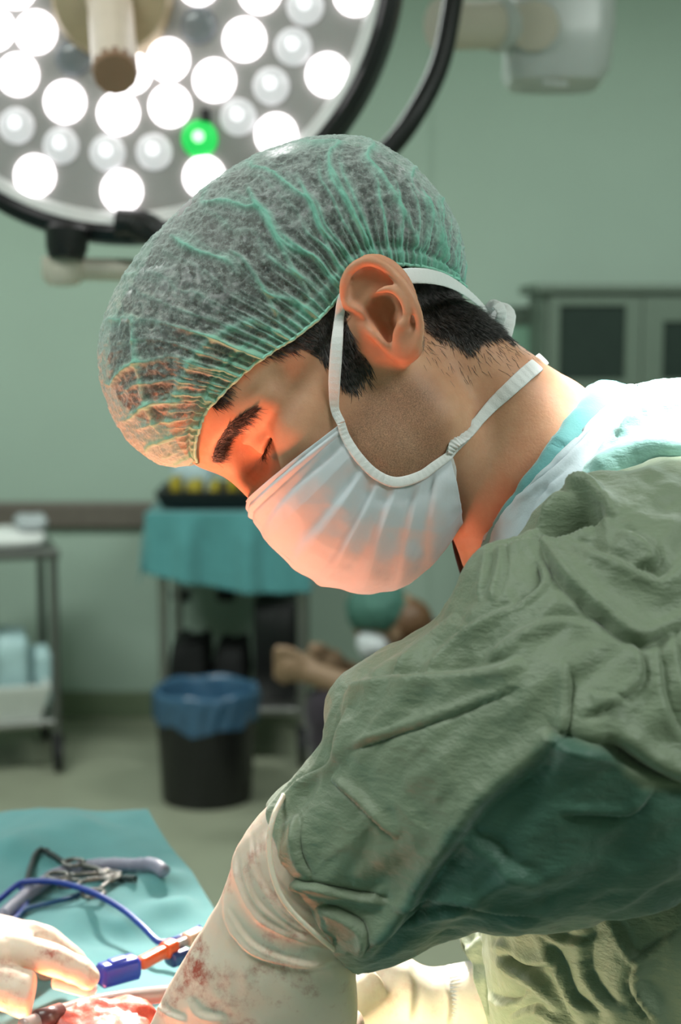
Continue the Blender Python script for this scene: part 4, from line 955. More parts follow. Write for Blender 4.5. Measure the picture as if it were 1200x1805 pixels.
def hanging_cloth(name, x0, x1, y0, y1, z, front, left, right, mat, label):
    n, m = 150, 90; s = np.linspace(-left, (x1-x0)+right, n)[:, None]; t = np.linspace(-1, 1.15, m)[None, :]
    W = x1-x0; X = np.zeros((n, m)); Y = np.zeros((n, m)); Z = np.zeros((n, m)); fl = np.interp(np.linspace(0, 1, n), np.linspace(0, 1, len(front)), front)[:, None]
    X[:] = x0+np.clip(s, 0, W); dropx = np.maximum(-s, 0)+np.maximum(s-W, 0); td = np.maximum(-t, 0)*fl
    Y[:] = y0+np.clip(t, 0, 1)*(y1-y0)*1.0; tb = np.maximum(t-1, 0)*.9
    drop = np.maximum(np.maximum(dropx*np.ones_like(t), td*np.ones_like(s)), tb*np.ones_like(s)); drop = (dropx**3+td**3+tb**3)**(1/3)
    Z[:] = z+.004-drop
    X += np.where(s < 0, -.012-.10*(-s), 0)+np.where(s > W, .012+.05*(s-W), 0); Y -= np.where(t < 0, .014+.10*td*(1+.5*np.sin(s*23)), 0); Y += np.where(t > 1, .014+.1*tb, 0)
    G = np.stack([X, Y, Z], -1); hang = np.clip(drop/.1, 0, 1); G[..., 1] -= hang*(.012*np.sin(X*34)+.008*np.sin(X*61+1))*(t < 0); G[..., 0] -= hang*.015*np.sin(Y*40)*(s < 0)
    o = mesh(name, G.reshape(-1, 3), gridF(n, m), mat, None); md = o.modifiers.new('s', 'SOLIDIFY'); md.thickness = .0025; md.offset = 1
    return tag(o, label, 'cloth')
hd = [dz-XZ(0, v, dy)[1] for v in (996, 1004, 1018, 1032, 1042, 1046, 1042, 1030)]
hanging_cloth('table_cloth', lx, rx, dy, dy+.5, dz, hd, .20, .16, M_drape, 'teal cloth hanging over the wheeled instrument table')
M_yel = pm('yellow_plastic', (150, 134, 26), .5, scale=12, var=.4)
b0_, b1_ = XZ(264, 0, dy)[0], XZ(436, 0, dy)[0]; zt_ = XZ(0, 868, dy)[1]
cr = tubm(b0_+.012, b1_-.012, dy+.04, dy+.34, dz+.012, zt_, .01).build('instrument_crate', M_black, None, smooth=False); tag(cr, 'black open crate on the teal covered table', 'crate')
for k, (u0, u1, v) in enumerate(((272, 300, 850), (302, 340, 856), (346, 372, 858), (380, 406, 846), (408, 428, 858))):
    blob_pack('yellow_pack', XZ(u0, 0, dy)[0]+.012, XZ(u1, 0, dy)[0], dy+.07, dy+.2, dz+.024, XZ(0, v, dy)[1], M_yel, 'yellow and black pack in the black crate, %s' % ('at its left end', 'second from its left end', 'in its middle', 'second from its right end, the tallest', 'at its right end')[k], 'pack', 10+k, .006)['group'] = 'yellow packs in the black crate'
blob_pack('plastic_bag', XZ(272, 0, dy)[0], XZ(352, 0, dy)[0], dy+.22, dy+.32, dz+.024, XZ(0, 826, dy)[1], pm('clear_bluish_plastic', (178, 200, 206), .3), 'crumpled pale bag sticking up out of the black crate', 'bag', 20)
# things stored under the draped table
bx = MB().box(XZ(438, 0, dy+.1)[0], XZ(520, 0, dy+.1)[0], dy+.1, dy+.44, zs2+.001, XZ(0, 1062, dy+.1)[1], .01)
bo = bx.build('suction_machine', M_black, None); tag(bo, 'tall black machine on the lower shelf of the draped table', 'machine')
for u0, u1, v, k in ((276, 350, 1140, 0), (358, 424, 1150, 1)):
    blob_pack('equipment_bag', XZ(u0, 0, dy+.1)[0], XZ(u1, 0, dy+.1)[0], dy+.12, dy+.36, zs2+.001, XZ(0, v, dy+.1)[1], M_rubber, ('black bag under the draped table, left one behind the bin', 'black bag beside the tall black machine, right one behind the bin')[k], 'bag', 30+k, .02)['group'] = 'black bags under the table'
for u, k in ((300, 0), (384, 1)):
    xx = XZ(u, 0, dy+.56)[0]; zb = 0.0; yy = dy+.66
    st = empty('drip_stand', (xx, yy, 0), ('grey drip stand with a dark clamp, behind the left half of the draped table', 'thin grey drip stand behind the middle of the draped table')[k], 'stand', 'drip stands behind the draped table')
    MB().lathe([(.07, .012), (.07, .03), (.03, .045), (.012, .06)], (xx, yy, 0), (0, 0, 1), 24).build('base', M_dsteel, st); MB().tube([(xx, yy, .05), (xx, yy, dz-.07)], .010, 12).build('pole', M_dsteel, st)
    MB().box(xx-.035, xx+.035, yy-.03, yy+.03, XZ(0, 1058, yy)[1], XZ(0, 1036, yy)[1], .008).build('clamp', M_black, st)
# waste bin
by = GW(349, 1430, 0)[1]+.14; bxx = XZ(349, 0, by)[0]; rim = XZ(0, 1222, by)[1]
bn = empty('waste_bin', (bxx, by, 0), 'black round waste bin with a blue liner on the floor', 'bin')
MB().lathe([(.138, 0), (.142, .006), (.158, rim), (.152, rim), (.136, .012), (.05, .012)], (bxx, by, 0), (0, 0, 1), 64).build('bin_body', M_black, bn)
n, m = 96, 34; a = np.linspace(0, 2*math.pi, n, endpoint=False); G = np.zeros((n, m, 3))
low = .088+.009*np.sin(a*3)+.008*np.sin(a*7+1)
for j in range(m):
    t = j/(m-1)
    if t < .45: q = 1-t/.45; r = .160+.006*(1-q)+.004*np.sin(a*19+q*3)+.003*np.sin(a*31); z = rim+.004-q*low+.002*np.sin(a*11)
    elif t < .55: q = (t-.45)/.1; r = .166-.018*q+0*a; z = rim+.012+.005*np.sin(a*6)*math.sin(q*3.14)+.012*math.sin(q*3.14)
    else: q = (t-.55)/.45; r = .148-.03*q+.008*np.sin(a*9+q*5)*q; z = rim+.01-q*.20+.01*np.sin(a*5)
    G[:, j] = np.stack([bxx+r*np.cos(a), by+r*np.sin(a), z*np.ones(n)], 1)
Fl = np.array([(i*m+j, ((i+1) % n)*m+j, ((i+1) % n)*m+j+1, i*m+j+1) for i in range(n) for j in range(m-1)])
mesh('bin_liner', G.reshape(-1, 3), Fl, pm('blue_plastic_liner', (58, 92, 120), .22, var=.1), bn)

# ---- surgical light
LD = 1.9; LS = LD/FPX
Rv = np.array([1., 0, 0]); Fv = np.array([0, _c, -_s]); Uv = np.array([0, _s, _c])
LC = PW(214, -76, LD); ax = -Fv*1.0-Rv*.10-Uv*.14; ax /= np.linalg.norm(ax)
lr = Rv-ax*(Rv@ax); lr /= np.linalg.norm(lr); lu = np.cross(ax, lr); lu = lu if lu@Uv > 0 else -lu
def LP(u, v, d=0.0):
    """point on the lamp face seen at u,v, d m out of the face"""
    o = np.array([0, 0, CAMZ]); r = PW(u, v, 1.0)-o; t = ((LC-o)@ax)/(r@ax); return o+r*t+ax*d
def LQ(rad, ang, d): return LC+lr*rad*math.cos(ang)+lu*rad*math.sin(ang)+ax*d
lamp = empty('surgical_light', LC, 'round surgical ceiling light with lit white lenses and a black rim', 'lamp')
M_face = pm('lamp_face_glass', (178, 172, 172), .18, var=.02); M_rimw = pm('lamp_inner_ring', (226, 224, 224), .3)
RI = 459*LS
MB().lathe([(.02, -.01), (RI, -.01), (RI, .0), (.02, .0)], LC, ax, 96).build('lamp_face', M_face, lamp)
MB().lathe([(RI-.012, .0), (RI-.004, .008), (RI+.004, .010), (RI+.004, -.03), (RI-.012, -.03)], LC, ax, 96, True).build('inner_ring', M_rimw, lamp)
MB().lathe([(RI+.003, .006), (RI+.012, .016), (RI+.026, .010), (RI+.030, -.02), (RI+.02, -.07), (RI-.06, -.10), (.05, -.115), (.004, -.115), (.004, -.105), (RI-.06, -.09), (RI, -.06), (RI+.003, -.02)], LC, ax, 96, True).build('lamp_housing', M_black, lamp)
M_on = emis('lit_lens', (255, 250, 252), 3.2); M_dim = NT('dim_lens'); M_dim.b.inputs['Base Color'].default_value = lin(196, 194, 198); M_dim.b.inputs['Roughness'].default_value = .15
M_dim.b.inputs['Emission Color'].default_value = (1, 1, 1, 1); M_dim.b.inputs['Emission Strength'].default_value = .42; M_dim = M_dim.m
M_core = emis('lens_core', (250, 250, 255), 1.1); M_green = emis('green_lens', (40, 205, 90), .8); M_greenc = emis('green_core', (190, 255, 200), 1.6); M_offl = pm('unlit_lens', (140, 142, 148), .15)
on = [(64, 57), (32, 132), (115, 180), (209, 200), (300, 187), (297, 106), (378, 142), (431, 70), (577, 132), (487, 238), (360, 312), (215, 337), (62, 310), (626, -10), (458, -14), (350, -28), (231, 128), (-10, 52), (28, -22), (-48, 200), (-80, 250)]
dim = [(30, 222), (108, 257), (190, 270), (272, 268), (420, 207), (478, 152), (517, 83), (538, 12), (-38, 168)]
offl = [(350, 45), (130, 102)]; grn = [(352, 245)]
def lens(u, v, kind, mir=False):
    p = LP(u, v, 0)
    if mir: p = 2*LC-p; p = p-ax*((p-LC)@ax)
    R = 37*LS if kind == 'on' else 33*LS
    mats = {'on': M_on, 'dim': M_dim, 'off': M_offl, 'green': M_green}
    o = MB().lathe([(R, .0005), (R, .003), (R*.9, .006), (R*.5, .009), (R*.05, .010)], p, ax, 28).build('lens', mats[kind], lamp)
    if kind in ('dim', 'green'):
        MB().lathe([(R*.32, .009), (R*.32, .0115), (R*.1, .0125)], p+lu*R*.1, ax, 16).build('lens_core', M_core if kind == 'dim' else M_greenc, o)
    if kind == 'green': o['label'] = 'green lit lens'
for lst, k in ((on, 'on'), (dim, 'dim'), (offl, 'off'), (grn, 'green')):
    for u, v in lst:
        lens(u, v, k)
        q = (428-u, -152-v)
        if k != 'green' and q[1] < -60 and all((q[0]-a)**2+(q[1]-b_)**2 > 50**2 for a, b_ in on+dim+offl): lens(u, v, k, True)
HB = LP(200, -4, .0)
M_tan = pm('beige_hub_plastic', (176, 156, 126), .5); M_hand = pm('ivory_handle', (226, 206, 184), .35, var=.03)
MB().lathe([(.004, .0), (108*LS, .0), (108*LS, .012), (100*LS, .02), (.05, .026), (.03, .026)], HB, ax, 64).build('handle_hub', M_tan, lamp)
h1 = HB+ax*.02; h2 = PW(203, 128, LD-.17)
d_ = (h2-h1); L_ = np.linalg.norm(d_)
o = MB().lathe([(.031, 0), (.031, .01), (.0275, .02), (.0265, L_*.9), (.0262, L_), (.019, L_+.003)], h1, d_, 14).build('sterile_handle', M_hand, lamp)
MB().lathe([(.0266, L_-.012), (.0268, L_), (.0245, L_+.006), (.002, L_+.006)], h1, d_, 12).build('handle_tip', pm('brown_handle_tip', (160, 122, 98), .5), o)
MB().tube([LP(362, 195, .001), LP(363, 215, .004)], .006, 10).build('indicator', M_black, lamp)
yk = [PW(u, v, d) for u, v, d in ((845, -330, 2.02), (822, -160, 1.99), (798, 0, 1.97), (775, 112, 1.96), (732, 200, 1.95), (680, 268, 1.95), (590, 345, 1.95), (450, 410, 1.94), (340, 424, 1.94), (262, 412, 1.93), (225, 392, 1.92))]
MB().tube(spline(yk, 60), .0135, 18).build('yoke', M_black, lamp)
MB().add(*[(lambda V, F: (V, F))(*tube(spline([PW(205, 392, 1.93), PW(255, 398, 1.93), PW(300, 430, 1.94)], 10), [.018, .026, .016][0], 12))][0]).build('yoke_joint', M_black, lamp)
MB().lathe([(.024, 0), (.028, .006), (.026, .03), (.022, .042)], PW(119, 398, 1.93), PW(117, 460, 1.93)-PW(119, 398, 1.93), 32).build('pivot_knob', M_black, lamp)
MB().lathe([(.025, 0), (.027, .004), (.0265, .026), (.020, .036), (.004, .038)], PW(110, 452, 1.95), np.array([0, 0, -1.]), 32).build('pivot_cap', M_cream, lamp)
MB().tube([PW(118, 474, 1.96), PW(230, 476, 1.99), PW(420, 478, 2.05)], .0145, 20).build('support_arm', M_cream, lamp)
MB().tube([PW(770, 44, 2.1), PW(860, 44, 2.14), PW(960, 48, 2.2)], [.034, .033, .032], 32).build('suspension_arm', M_cream, lamp)
MB().lathe([(.035, 0), (.037, .006), (.037, .02), (.034, .026)], PW(868, 44, 2.145), PW(960, 48, 2.2)-PW(868, 44, 2.145), 32).build('arm_collar', M_greyp, lamp)
# joint housing: rounded box that narrows downward
def roundbox(rows, n=40, k=.45):
    V = []; m = 36
    for (c, hx, hy) in rows:
        for t in np.linspace(0, 2*math.pi, m, endpoint=False):
            V.append(np.array(c)+Rv*hx*np.sign(math.cos(t))*abs(math.cos(t))**k+Fv*hy*np.sign(math.sin(t))*abs(math.sin(t))**k)
    N_ = len(rows); F = [(i*m+j, i*m+(j+1) % m, (i+1)*m+(j+1) % m, (i+1)*m+j) for i in range(N_-1) for j in range(m)]
    F += [tuple(range(m-1, -1, -1)), tuple((N_-1)*m+j for j in range(m))]; return V, F
rw = [(PW(975, 155, 2.2), .050, .035), (PW(976, 151, 2.2), .064, .045), (PW(978, 131, 2.2), .075, .052), (PW(984, 60, 2.2), .078, .055), (PW(990, -20, 2.2), .074, .055), (PW(996, -200, 2.2), .074, .055), (PW(996, -230, 2.2), .06, .045)]
jh = MB().add(*roundbox(rw)).build('joint_housing', pm('frosted_joint_cover', (206, 210, 210), .25, var=.03), lamp)
MB().tube([PW(940, 46, 2.13), PW(944, 46, 2.155)], .034, 24).build('joint_cap', M_cream, jh)
MB().tube([PW(955, 146, 2.145), PW(1000, 150, 2.145)], .006, 10).build('joint_seam', M_greyp, jh)
MB().tube([PW(996, -210, 2.2), np.array([PW(996, -210, 2.2)[0], PW(996, -210, 2.2)[1], 2.99])], .04, 24).build('ceiling_column', M_greyp, lamp)
# ================================================================ operating table and sterile field
ZT = 1.08
M_fdrape = cloth('teal_surgical_drape', (92, 156, 160), .85, .3, bump=.2)
tb = empty('operating_table', (-.45, .85, 0), 'operating table hidden under the teal drape', 'table')
MB().box(-1.1, -.02, .62, 1.02, ZT-.20, ZT-.06, .03).build('table_pad', M_black, tb); MB().box(-.7, -.4, .7, .95, .06, ZT-.20, .03).build('pedestal', M_steel, tb); MB().box(-.85, -.25, .62, 1.03, 0, .07, .03).build('base', M_steel, tb)
n, m = 260, 300
PT = np.array([GW(260, 1443, ZT), GW(300, 1500, ZT), GW(345, 1560, ZT), GW(380, 1610, ZT), GW(440, 1700, ZT), GW(500, 1800, ZT)])
yf = PT[0][1]; ys = np.linspace(.50, yf, n-60); xr = np.interp(ys, PT[::-1, 1], PT[::-1, 0]); xr = np.where(ys < PT[-1, 1], PT[-1, 0]+.0*ys, xr)
G = np.zeros((n, m, 3)); sx = np.concatenate([np.linspace(0, 1, m-70), np.ones(70)]); dr = np.concatenate([np.zeros(m-70), np.linspace(0, 1, 70)])
for i in range(n):
    y = ys[min(i, n-61)]; back = max(0, i-(n-61))/60; x_r = xr[min(i, n-61)]
    X = -1.25+(x_r+1.25)*sx; G[i, :, 0] = X+.02*(1-np.exp(-dr*8))+.05*dr; G[i, :, 1] = y+.02*(1-math.exp(-back*8))+.06*back
    G[i, :, 2] = ZT-(dr**2*1.0+back**2)**.5*.62
rr = G[..., 2] < ZT-.001
u = np.stack([G[..., 0]*1000, G[..., 1]*1000, np.zeros((n, m))], -1)
G[..., 2] += np.where(rr, 0, .006*fbm(u, 150, 2)+.0035*ridged(u, 110, 2)+.001*ridged(u, 40, 2))
def ridge_line(G, pts, w, hgt):
    global u
    P = np.array([GW(a, b_, ZT)[:2]*1000 for a, b_ in pts]); d, _, t = pl_dist(G[..., :2].reshape(-1, 2)*1000, spline(P, 30)); G[..., 2] += (hgt*np.exp(-(d/w)**2)*np.clip(np.minimum(t, 1-t)*6, .0, 1)).reshape(G.shape[:2])
ridge_line(G, [(110, 1650), (180, 1600), (260, 1570), (330, 1575)], 22, .010); ridge_line(G, [(0, 1520), (80, 1490), (190, 1460)], 30, .008); ridge_line(G, [(200, 1640), (270, 1610), (350, 1600)], 14, .007)
hang = np.clip((ZT-G[..., 2])/.2, 0, 1); G[..., 0] += hang*.02*np.sin(G[..., 1]*38)*(dr > 0)[None, :]; G[..., 1] += hang*.02*np.sin(G[..., 0]*30)*(np.arange(n) > n-60)[:, None]
dp = mesh('surgical_drape', G.reshape(-1, 3), gridF(n, m), M_fdrape, None); tag(dp, 'teal surgical drape spread over the operating table, lower left', 'drape'); md = dp.modifiers.new('s', 'SOLIDIFY'); md.thickness = .002; md.offset = -1
def DZ(x, y):
    i = int(np.argmin(np.abs(ys-y))); j = int(np.argmin(np.abs(G[i, :m-70, 0]-x))); return G[i, j, 2]
def on_drape(pts, r, lift=0.0):
    P = np.array([GW(a, b_, ZT+.004+(l[0] if l else 0)) for a, b_, *l in pts]); P = spline(P, 60)
    for p in P: p[2] = max(p[2], DZ(p[0], p[1])+r+.001)
    return P
def cable(name, pts, r, mat, label, cat='cable', rr=None):
    V, F = tube(on_drape(pts, r), r if rr is None else rr, 12); o = mesh(name, V, F, mat, None); return tag(o, label, cat)
M_blue = pm('blue_cable_rubber', (30, 60, 150), .35); M_greyt = pm('grey_violet_hose', (142, 142, 164), .4); M_dk = pm('dark_green_cable', (34, 52, 54), .5)
cable('suction_hose', [(4, 1622), (22, 1604), (53, 1578), (96, 1546), (160, 1532), (224, 1540), (262, 1554), (290, 1568)], .0052, M_greyt, 'thick grey violet hose arching over the teal drape', 'hose')
cable('black_cable', [(40, 1586), (47, 1556), (58, 1520), (80, 1510), (122, 1524), (152, 1540), (200, 1560), (240, 1570)], .0024, M_dk, 'thin dark cable looping above the grey hose', 'cable')
cable('blue_cable', [(-30, 1610, .0), (0, 1585, .004), (32, 1559, .008), (59, 1553, .01), (107, 1556, .012), (160, 1572, .012), (213, 1601, .01), (250, 1632, .008), (276, 1658, .005), (292, 1661, .004), (320, 1652, .006), (352, 1636, .006)], .0022, M_blue, 'long bright blue cable curving down to the orange tip', 'cable')
cable('blue_cable', [(30, 1618), (46, 1602), (80, 1594), (118, 1584), (152, 1577)], .0018, pm('dull_blue_cable', (40, 84, 130), .4), 'short duller blue cable running to the metal clamps', 'cable')
cable('blue_cable', [(34, 1560, .004), (44, 1575), (46, 1592), (38, 1606), (26, 1620), (10, 1634)], .0022, M_blue, 'blue cable end dropping left of the grey hose', 'cable')
# haemostats lying on the drape
M_inst = pm('dull_instrument_steel', (120, 118, 116), .3, .85)
for (a, c, lab) in (((134, 1562), (214, 1570), 'steel clamp on the drape, the farther of two'), ((160, 1590), (212, 1572), 'steel clamp on the drape, the nearer of two')):
    A, B = GW(*a, ZT), GW(*c, ZT); A[2] = B[2] = max(DZ(A[0], A[1]), DZ(B[0], B[1]))+.006; d = (B-A)/np.linalg.norm(B-A); s = np.cross([0, 0, 1], d); L = np.linalg.norm(B-A)
    cl = empty('surgical_clamp', A, lab, 'clamp', 'clamps on the drape')
    for sg in (1, -1):
        V, F = tube(spline([A+s*.011*sg, A+d*L*.45+s*.005*sg, A+d*L*.6, A+d*L*.66-s*.004*sg, B-s*.001*sg], 20), [.0022]*12+[.0026]*3+[.0018]*5, 8); hb = mesh('arm', V, F, M_inst, cl)
        t = np.linspace(0, 2*math.pi, 24); rg = np.array([A-d*.008+s*.014*sg+d*.008*math.cos(x)+s*.007*math.sin(x) for x in t]); V, F = tube(rg, .0017, 8, False); mesh('finger_ring', V, F, M_inst, hb)
# diathermy pencil
def KW(u, v, w): return mm2world([K(u, v, w)])[0]
pc = empty('diathermy_pencil', KW(210, 1715, -135), 'blue and orange diathermy pencil lying on the teal drape', 'pencil')
wz = lambda u, v: (D0-840)
P0, P1, P2, P3 = [GW(u, v, ZT+.016) for u, v in ((172, 1722), (243, 1701), (306, 1668), (356, 1645))]
def flatpart(A, B, w0, w1, t, name, mat, parent, k=.55, bumps=0):
    d = (B-A)/np.linalg.norm(B-A); s = np.cross([0, 0, 1], d); s /= np.linalg.norm(s); up = np.cross(d, s); V = []; nn, mm_ = 22, 28; L = np.linalg.norm(B-A)
    for i in range(nn):
        f = i/(nn-1); e = min(1, .55+6*min(f, 1-f)); w = (w0+(w1-w0)*f)*e
        for j in range(mm_):
            a = 2*math.pi*j/mm_; ca, sa = math.cos(a), math.sin(a); V.append(A+d*L*f+s*w*np.sign(ca)*abs(ca)**k+up*t*e*np.sign(sa)*abs(sa)**k)
    F = [(i*mm_+j, i*mm_+(j+1) % mm_, (i+1)*mm_+(j+1) % mm_, (i+1)*mm_+j) for i in range(nn-1) for j in range(mm_)]+[tuple(range(mm_-1, -1, -1)), tuple((nn-1)*mm_+j for j in range(mm_))]
    return mesh(name, np.array(V), F, mat, parent)
M_pb = pm('blue_pencil_plastic', (26, 44, 150), .35); M_po = pm('orange_plastic', (226, 88, 34), .35)
hb = flatpart(P0, P1, .0058, .0078, .0075, 'handle', M_pb, pc); flatpart(P1, P2, .0040, .0036, .004, 'sleeve', M_po, pc); 
dd = (P2-P1)/np.linalg.norm(P2-P1); flatpart(P2-dd*.010, P2+dd*.001, .0048, .0050, .005, 'sleeve_collar', M_po, pc)
M_clear = pm('clear_pinkish_plastic', (222, 196, 190), .12); M_clear.node_tree.nodes['Principled BSDF'].inputs['Transmission Weight'].default_value = .5
flatpart(P2, P2+(P3-P2)*.45, .003, .003, .003, 'tip_shield', M_clear, pc); flatpart(P2+(P3-P2)*.4, P3, .0046, .0042, .0045, 'plug', pm('peach_plastic', (228, 178, 152), .35), pc)
uu = (P1-P0)/np.linalg.norm(P1-P0)
flatpart(P0+uu*.008+np.array([0, 0, .0070]), P0+uu*.020+np.array([0, 0, .0072]), .0035, .0035, .0016, 'button', pm('button_blue', (60, 80, 190), .3), hb)
tc = flatpart(GW(296, 1692, ZT+.010), GW(330, 1680, ZT+.010), .006, .006, .005, 'tube_connector', pm('dark_blue_plastic', (30, 44, 96), .25), None); tag(tc, 'dark blue connector under the orange pencil tip', 'connector')
# suction tube and second blade in the foreground
M_tube = pm('wet_clear_tubing', (206, 186, 182), .1, var=.1); M_tube.node_tree.nodes['Principled BSDF'].inputs['Transmission Weight'].default_value = .35
V, F = tube(spline([GW(40, 1812, ZT+.03), GW(107, 1787, ZT+.03), GW(190, 1765, ZT+.028), GW(286, 1753, ZT+.022), GW(330, 1752, ZT+.02)], 40), .0052, 16); su = mesh('suction_tube', V, F, M_tube, None); tag(su, 'clear suction tube crossing behind the red tissue', 'tube')
V, F = tube([GW(66, 1800, ZT+.031), GW(108, 1787, ZT+.03)], .0062, 16); mesh('tube_connector', V, F, pm('dark_red_sleeve', (92, 52, 50), .3), su)
# open wound with raised tissue
t = NT('wet_red_tissue'); n1 = t.noise(60, 5, .6); t.link(t.ramp(n1, [(.3, lin(176, 44, 34)), (.55, lin(224, 104, 84)), (.75, lin(240, 178, 160))]), t.b.inputs['Base Color']); t.b.inputs['Roughness'].default_value = .38
t.b.inputs['Subsurface Weight'].default_value = .3; t.b.inputs['Subsurface Radius'].default_value = (1, .3, .2); t.b.inputs['Subsurface Scale'].default_value = .005; t.bump(n1, .5, .002); M_tis = t.m
fd = Field((-230, 640, 1040), (60, 930, 1150), 1.8)     # here in room mm
c0 = GW(175, 1812, ZT+.02)*1000
for q, r in (((0, 0, 0), (26, 12, 14)), ((12, 6, 6), (12, 8, 8)), ((26, 2, 4), (8, 6, 8)), ((-16, -4, 2), (16, 10, 10)), ((8, -16, 0), (34, 16, 12)), ((20, 12, 2), (7, 5, 9)), ((-4, 4, 9), (6, 8, 5))): fd.ell(c0+np.array(q), r, k=7)
fd.ell((-85, 790, 1076), (88, 84, 16), k=10); fd.ell((-85, 780, 1094), (52, 46, 16), k=8, op='sub')
V, Q = fd.quads(); N = vnormals(V, Q); V = V+N*(1.3*fbm(V, 13, 3)+1.0*ridged(V, 9))[:, None]; tis = mesh('wound_tissue', V/1000, Q, M_tis, None); tag(tis, 'wet red tissue of the open wound at the bottom edge', 'tissue')
# ---- assistant's gloved hand, lower left
asst = empty('person', mm2world([K(-260, 1700, -85)])[0]*np.array([1, 1, 0])+np.array([-.25, 0, .0]), 'gloved assistant reaching in from the left edge, only the hand in view', 'person')
kk = lambda u, v, w=-85: K(u, v, w)
parts = []
rows = [(-330, 1560, -330, 1800, -90, 34), (-220, 1572, -220, 1776, -90, 28), (-130, 1590, -120, 1752, -88, 22), (-60, 1600, -60, 1740, -86, 24), (-10, 1616, -16, 1716, -85, 28), (34, 1630, 20, 1700, -85, 27), (62, 1650, 46, 1698, -85, 20)]
parts.append(capped(ringloft(rows, 40, 48, .95)))
parts.append(finger([kk(20, 1672, -70), kk(62, 1680, -68), kk(112, 1700, -66), kk(146, 1716, -64), kk(167, 1738, -62)], 9.6, 7.2))
parts.append(finger([kk(10, 1654, -92), kk(58, 1652, -94), kk(100, 1674, -96), kk(132, 1702, -98), kk(142, 1722, -98)], 9.8, 7.4))
parts.append(finger([kk(10, 1650, -112), kk(50, 1648, -116), kk(86, 1672, -122), kk(112, 1706, -124), kk(118, 1728, -122)], 9.2, 7.0))
parts.append(finger([kk(0, 1656, -130), kk(36, 1660, -136), kk(66, 1684, -142), kk(84, 1712, -144), kk(84, 1730, -140)], 8.2, 6.2))
parts.append(finger([kk(-60, 1700, -62), kk(-20, 1732, -56), kk(14, 1742, -54), kk(48, 1754, -52), kk(60, 1756, -52)], 13, 13.2))
V, Q = from_parts(parts, 1.1, 3); V = smoothV(V, Q, 3); N = vnormals(V, Q); V = V+N*(.4*ridged(V, 12))[:, None]
gl = mm('glove', V, Q, M_glove, asst)
V, F = tube(spline([kk(-150, 1680, -90), kk(-260, 1670, -92), kk(-420, 1650, -95), kk(-640, 1560, -100)], 30), np.interp(np.linspace(0, 1, 30), [0, .15, 1], [33, 42, 62]), 40, False); V = np.array(V); 
mm('gown_sleeve', V+np.array([0, 0, 1])*(2*ridged(V, 22))[:, None], F, M_gown, asst, attrs={'wet': np.zeros(len(V))})
rt = flatpart(mm2world([kk(94, 1726, -70)])[0], mm2world([kk(168, 1746, -66)])[0], .0062, .0064, .0035, 'retractor_blade', pm('white_steel', (232, 230, 232), .2), None, .4); tag(rt, 'shiny white retractor blade held under the assistant fingertips', 'retractor')

# ================================================================ seated nurse in the background
NY = 4.3
def nw(u, v, dy=0.0): return YW(u, v, NY+dy)*1000
nurse = empty('person', np.array([.13, 4.35, 0]), 'seated nurse in dark scrubs, teal cap and white mask, far behind', 'person', None)
M_dscrub = cloth('dark_plum_scrub', (40, 30, 42), .85, .2); M_nskin = pm('nurse_skin', (140, 112, 88), .5); M_ncap = pm('green_nurse_cap', (60, 104, 92), .7); M_nhair = pm('brown_hair', (96, 66, 40), .5)
hc = nw(690, 1100, .05)
def npart(fn, vox=6, blur=1):
    lo = np.array([-300, 3800, 0]); 
    return fn
fd = Field((-300, 3950, 300), (420, 4750, 900), 5)
fd.ell(hc, (92, 74, 104), k=10); fd.ell(hc+np.array([-62, 0, -40]), (36, 46, 50), k=20); fd.ell(hc+np.array([-96, 0, -20]), (14, 12, 20), k=12)
for s in (-1, 1): fd.ell(hc+np.array([14, 74*s, -12]), (18, 10, 30), k=8); fd.ell(hc+np.array([-76, 30*s, 6]), (12, 16, 9), k=6, op='sub')
fd.tube([hc+np.array([40, 0, -60]), hc+np.array([110, 10, -150])], [55, 60], k=20)
sh = nw(770, 1150, .0)
for s, hnd, el in ((-1, nw(505, 1168, -.12), nw(672, 1236, -.14)), (1, nw(560, 1160, .10), nw(700, 1225, .22))):
    shp = sh+np.array([0, 150*s, -20]); fd.tube([shp, el], [52, 44], k=20); wr = hnd+(el-hnd)*.28; fd.tube([el, wr], [44, 33], k=14)
    d = (hnd-wr)/np.linalg.norm(hnd-wr); fd.ell(wr+d*48, (52, 26, 44), k=14)
    for k in range(4):
        b_ = wr+d*78+np.array([0, (k-1.5)*4, (1.5-k)*22.0]); fd.tube([b_, b_+d*26+np.array([0, 0, -4]), b_+d*40+np.array([8, 0, -20]), b_+d*30+np.array([20, 0, -32])], [13, 12, 11, 10], k=4)
    fd.tube([wr+d*26+np.array([0, -8, 24]), wr+d*56+np.array([0, -14, 42]), wr+d*84+np.array([0, -10, 40])], [12, 10, 8.5], k=6)
V, Q = fd.quads(); mesh('body', V/1000, Q, M_nskin, nurse)
fd = Field((-260, 3950, 60), (620, 4800, 900), 8)
tr0 = sh+np.array([20, 0, -20]); fd.tube([sh+np.array([-10, -130, -10]), sh+np.array([-10, 130, -10])], [75, 75], k=20); fd.ell(sh+np.array([70, 0, -130]), (130, 185, 200), k=40); fd.ell((370, 4320, 330), (160, 190, 120), k=40)
for s in (-1, 1):
    kn_ = nw(585, 1250, .13*s+.02); fd.tube([np.array([360, 4320+90*s, 330]), kn_], [95, 70], k=30); fd.tube([kn_, np.array([kn_[0]-10, kn_[1], 110])], [68, 52], k=20)
    el = nw(672, 1236, -.14) if s < 0 else nw(700, 1225, .22); shp = sh+np.array([0, 150*s, -20]); fd.tube([shp, shp+(el-shp)*.6], [66, 60], k=25)
V, Q = fd.quads(); N = vnormals(V, Q); mesh('scrub_suit', (V+N*(5*ridged(V, 70))[:, None])/1000, Q, M_dscrub, nurse)
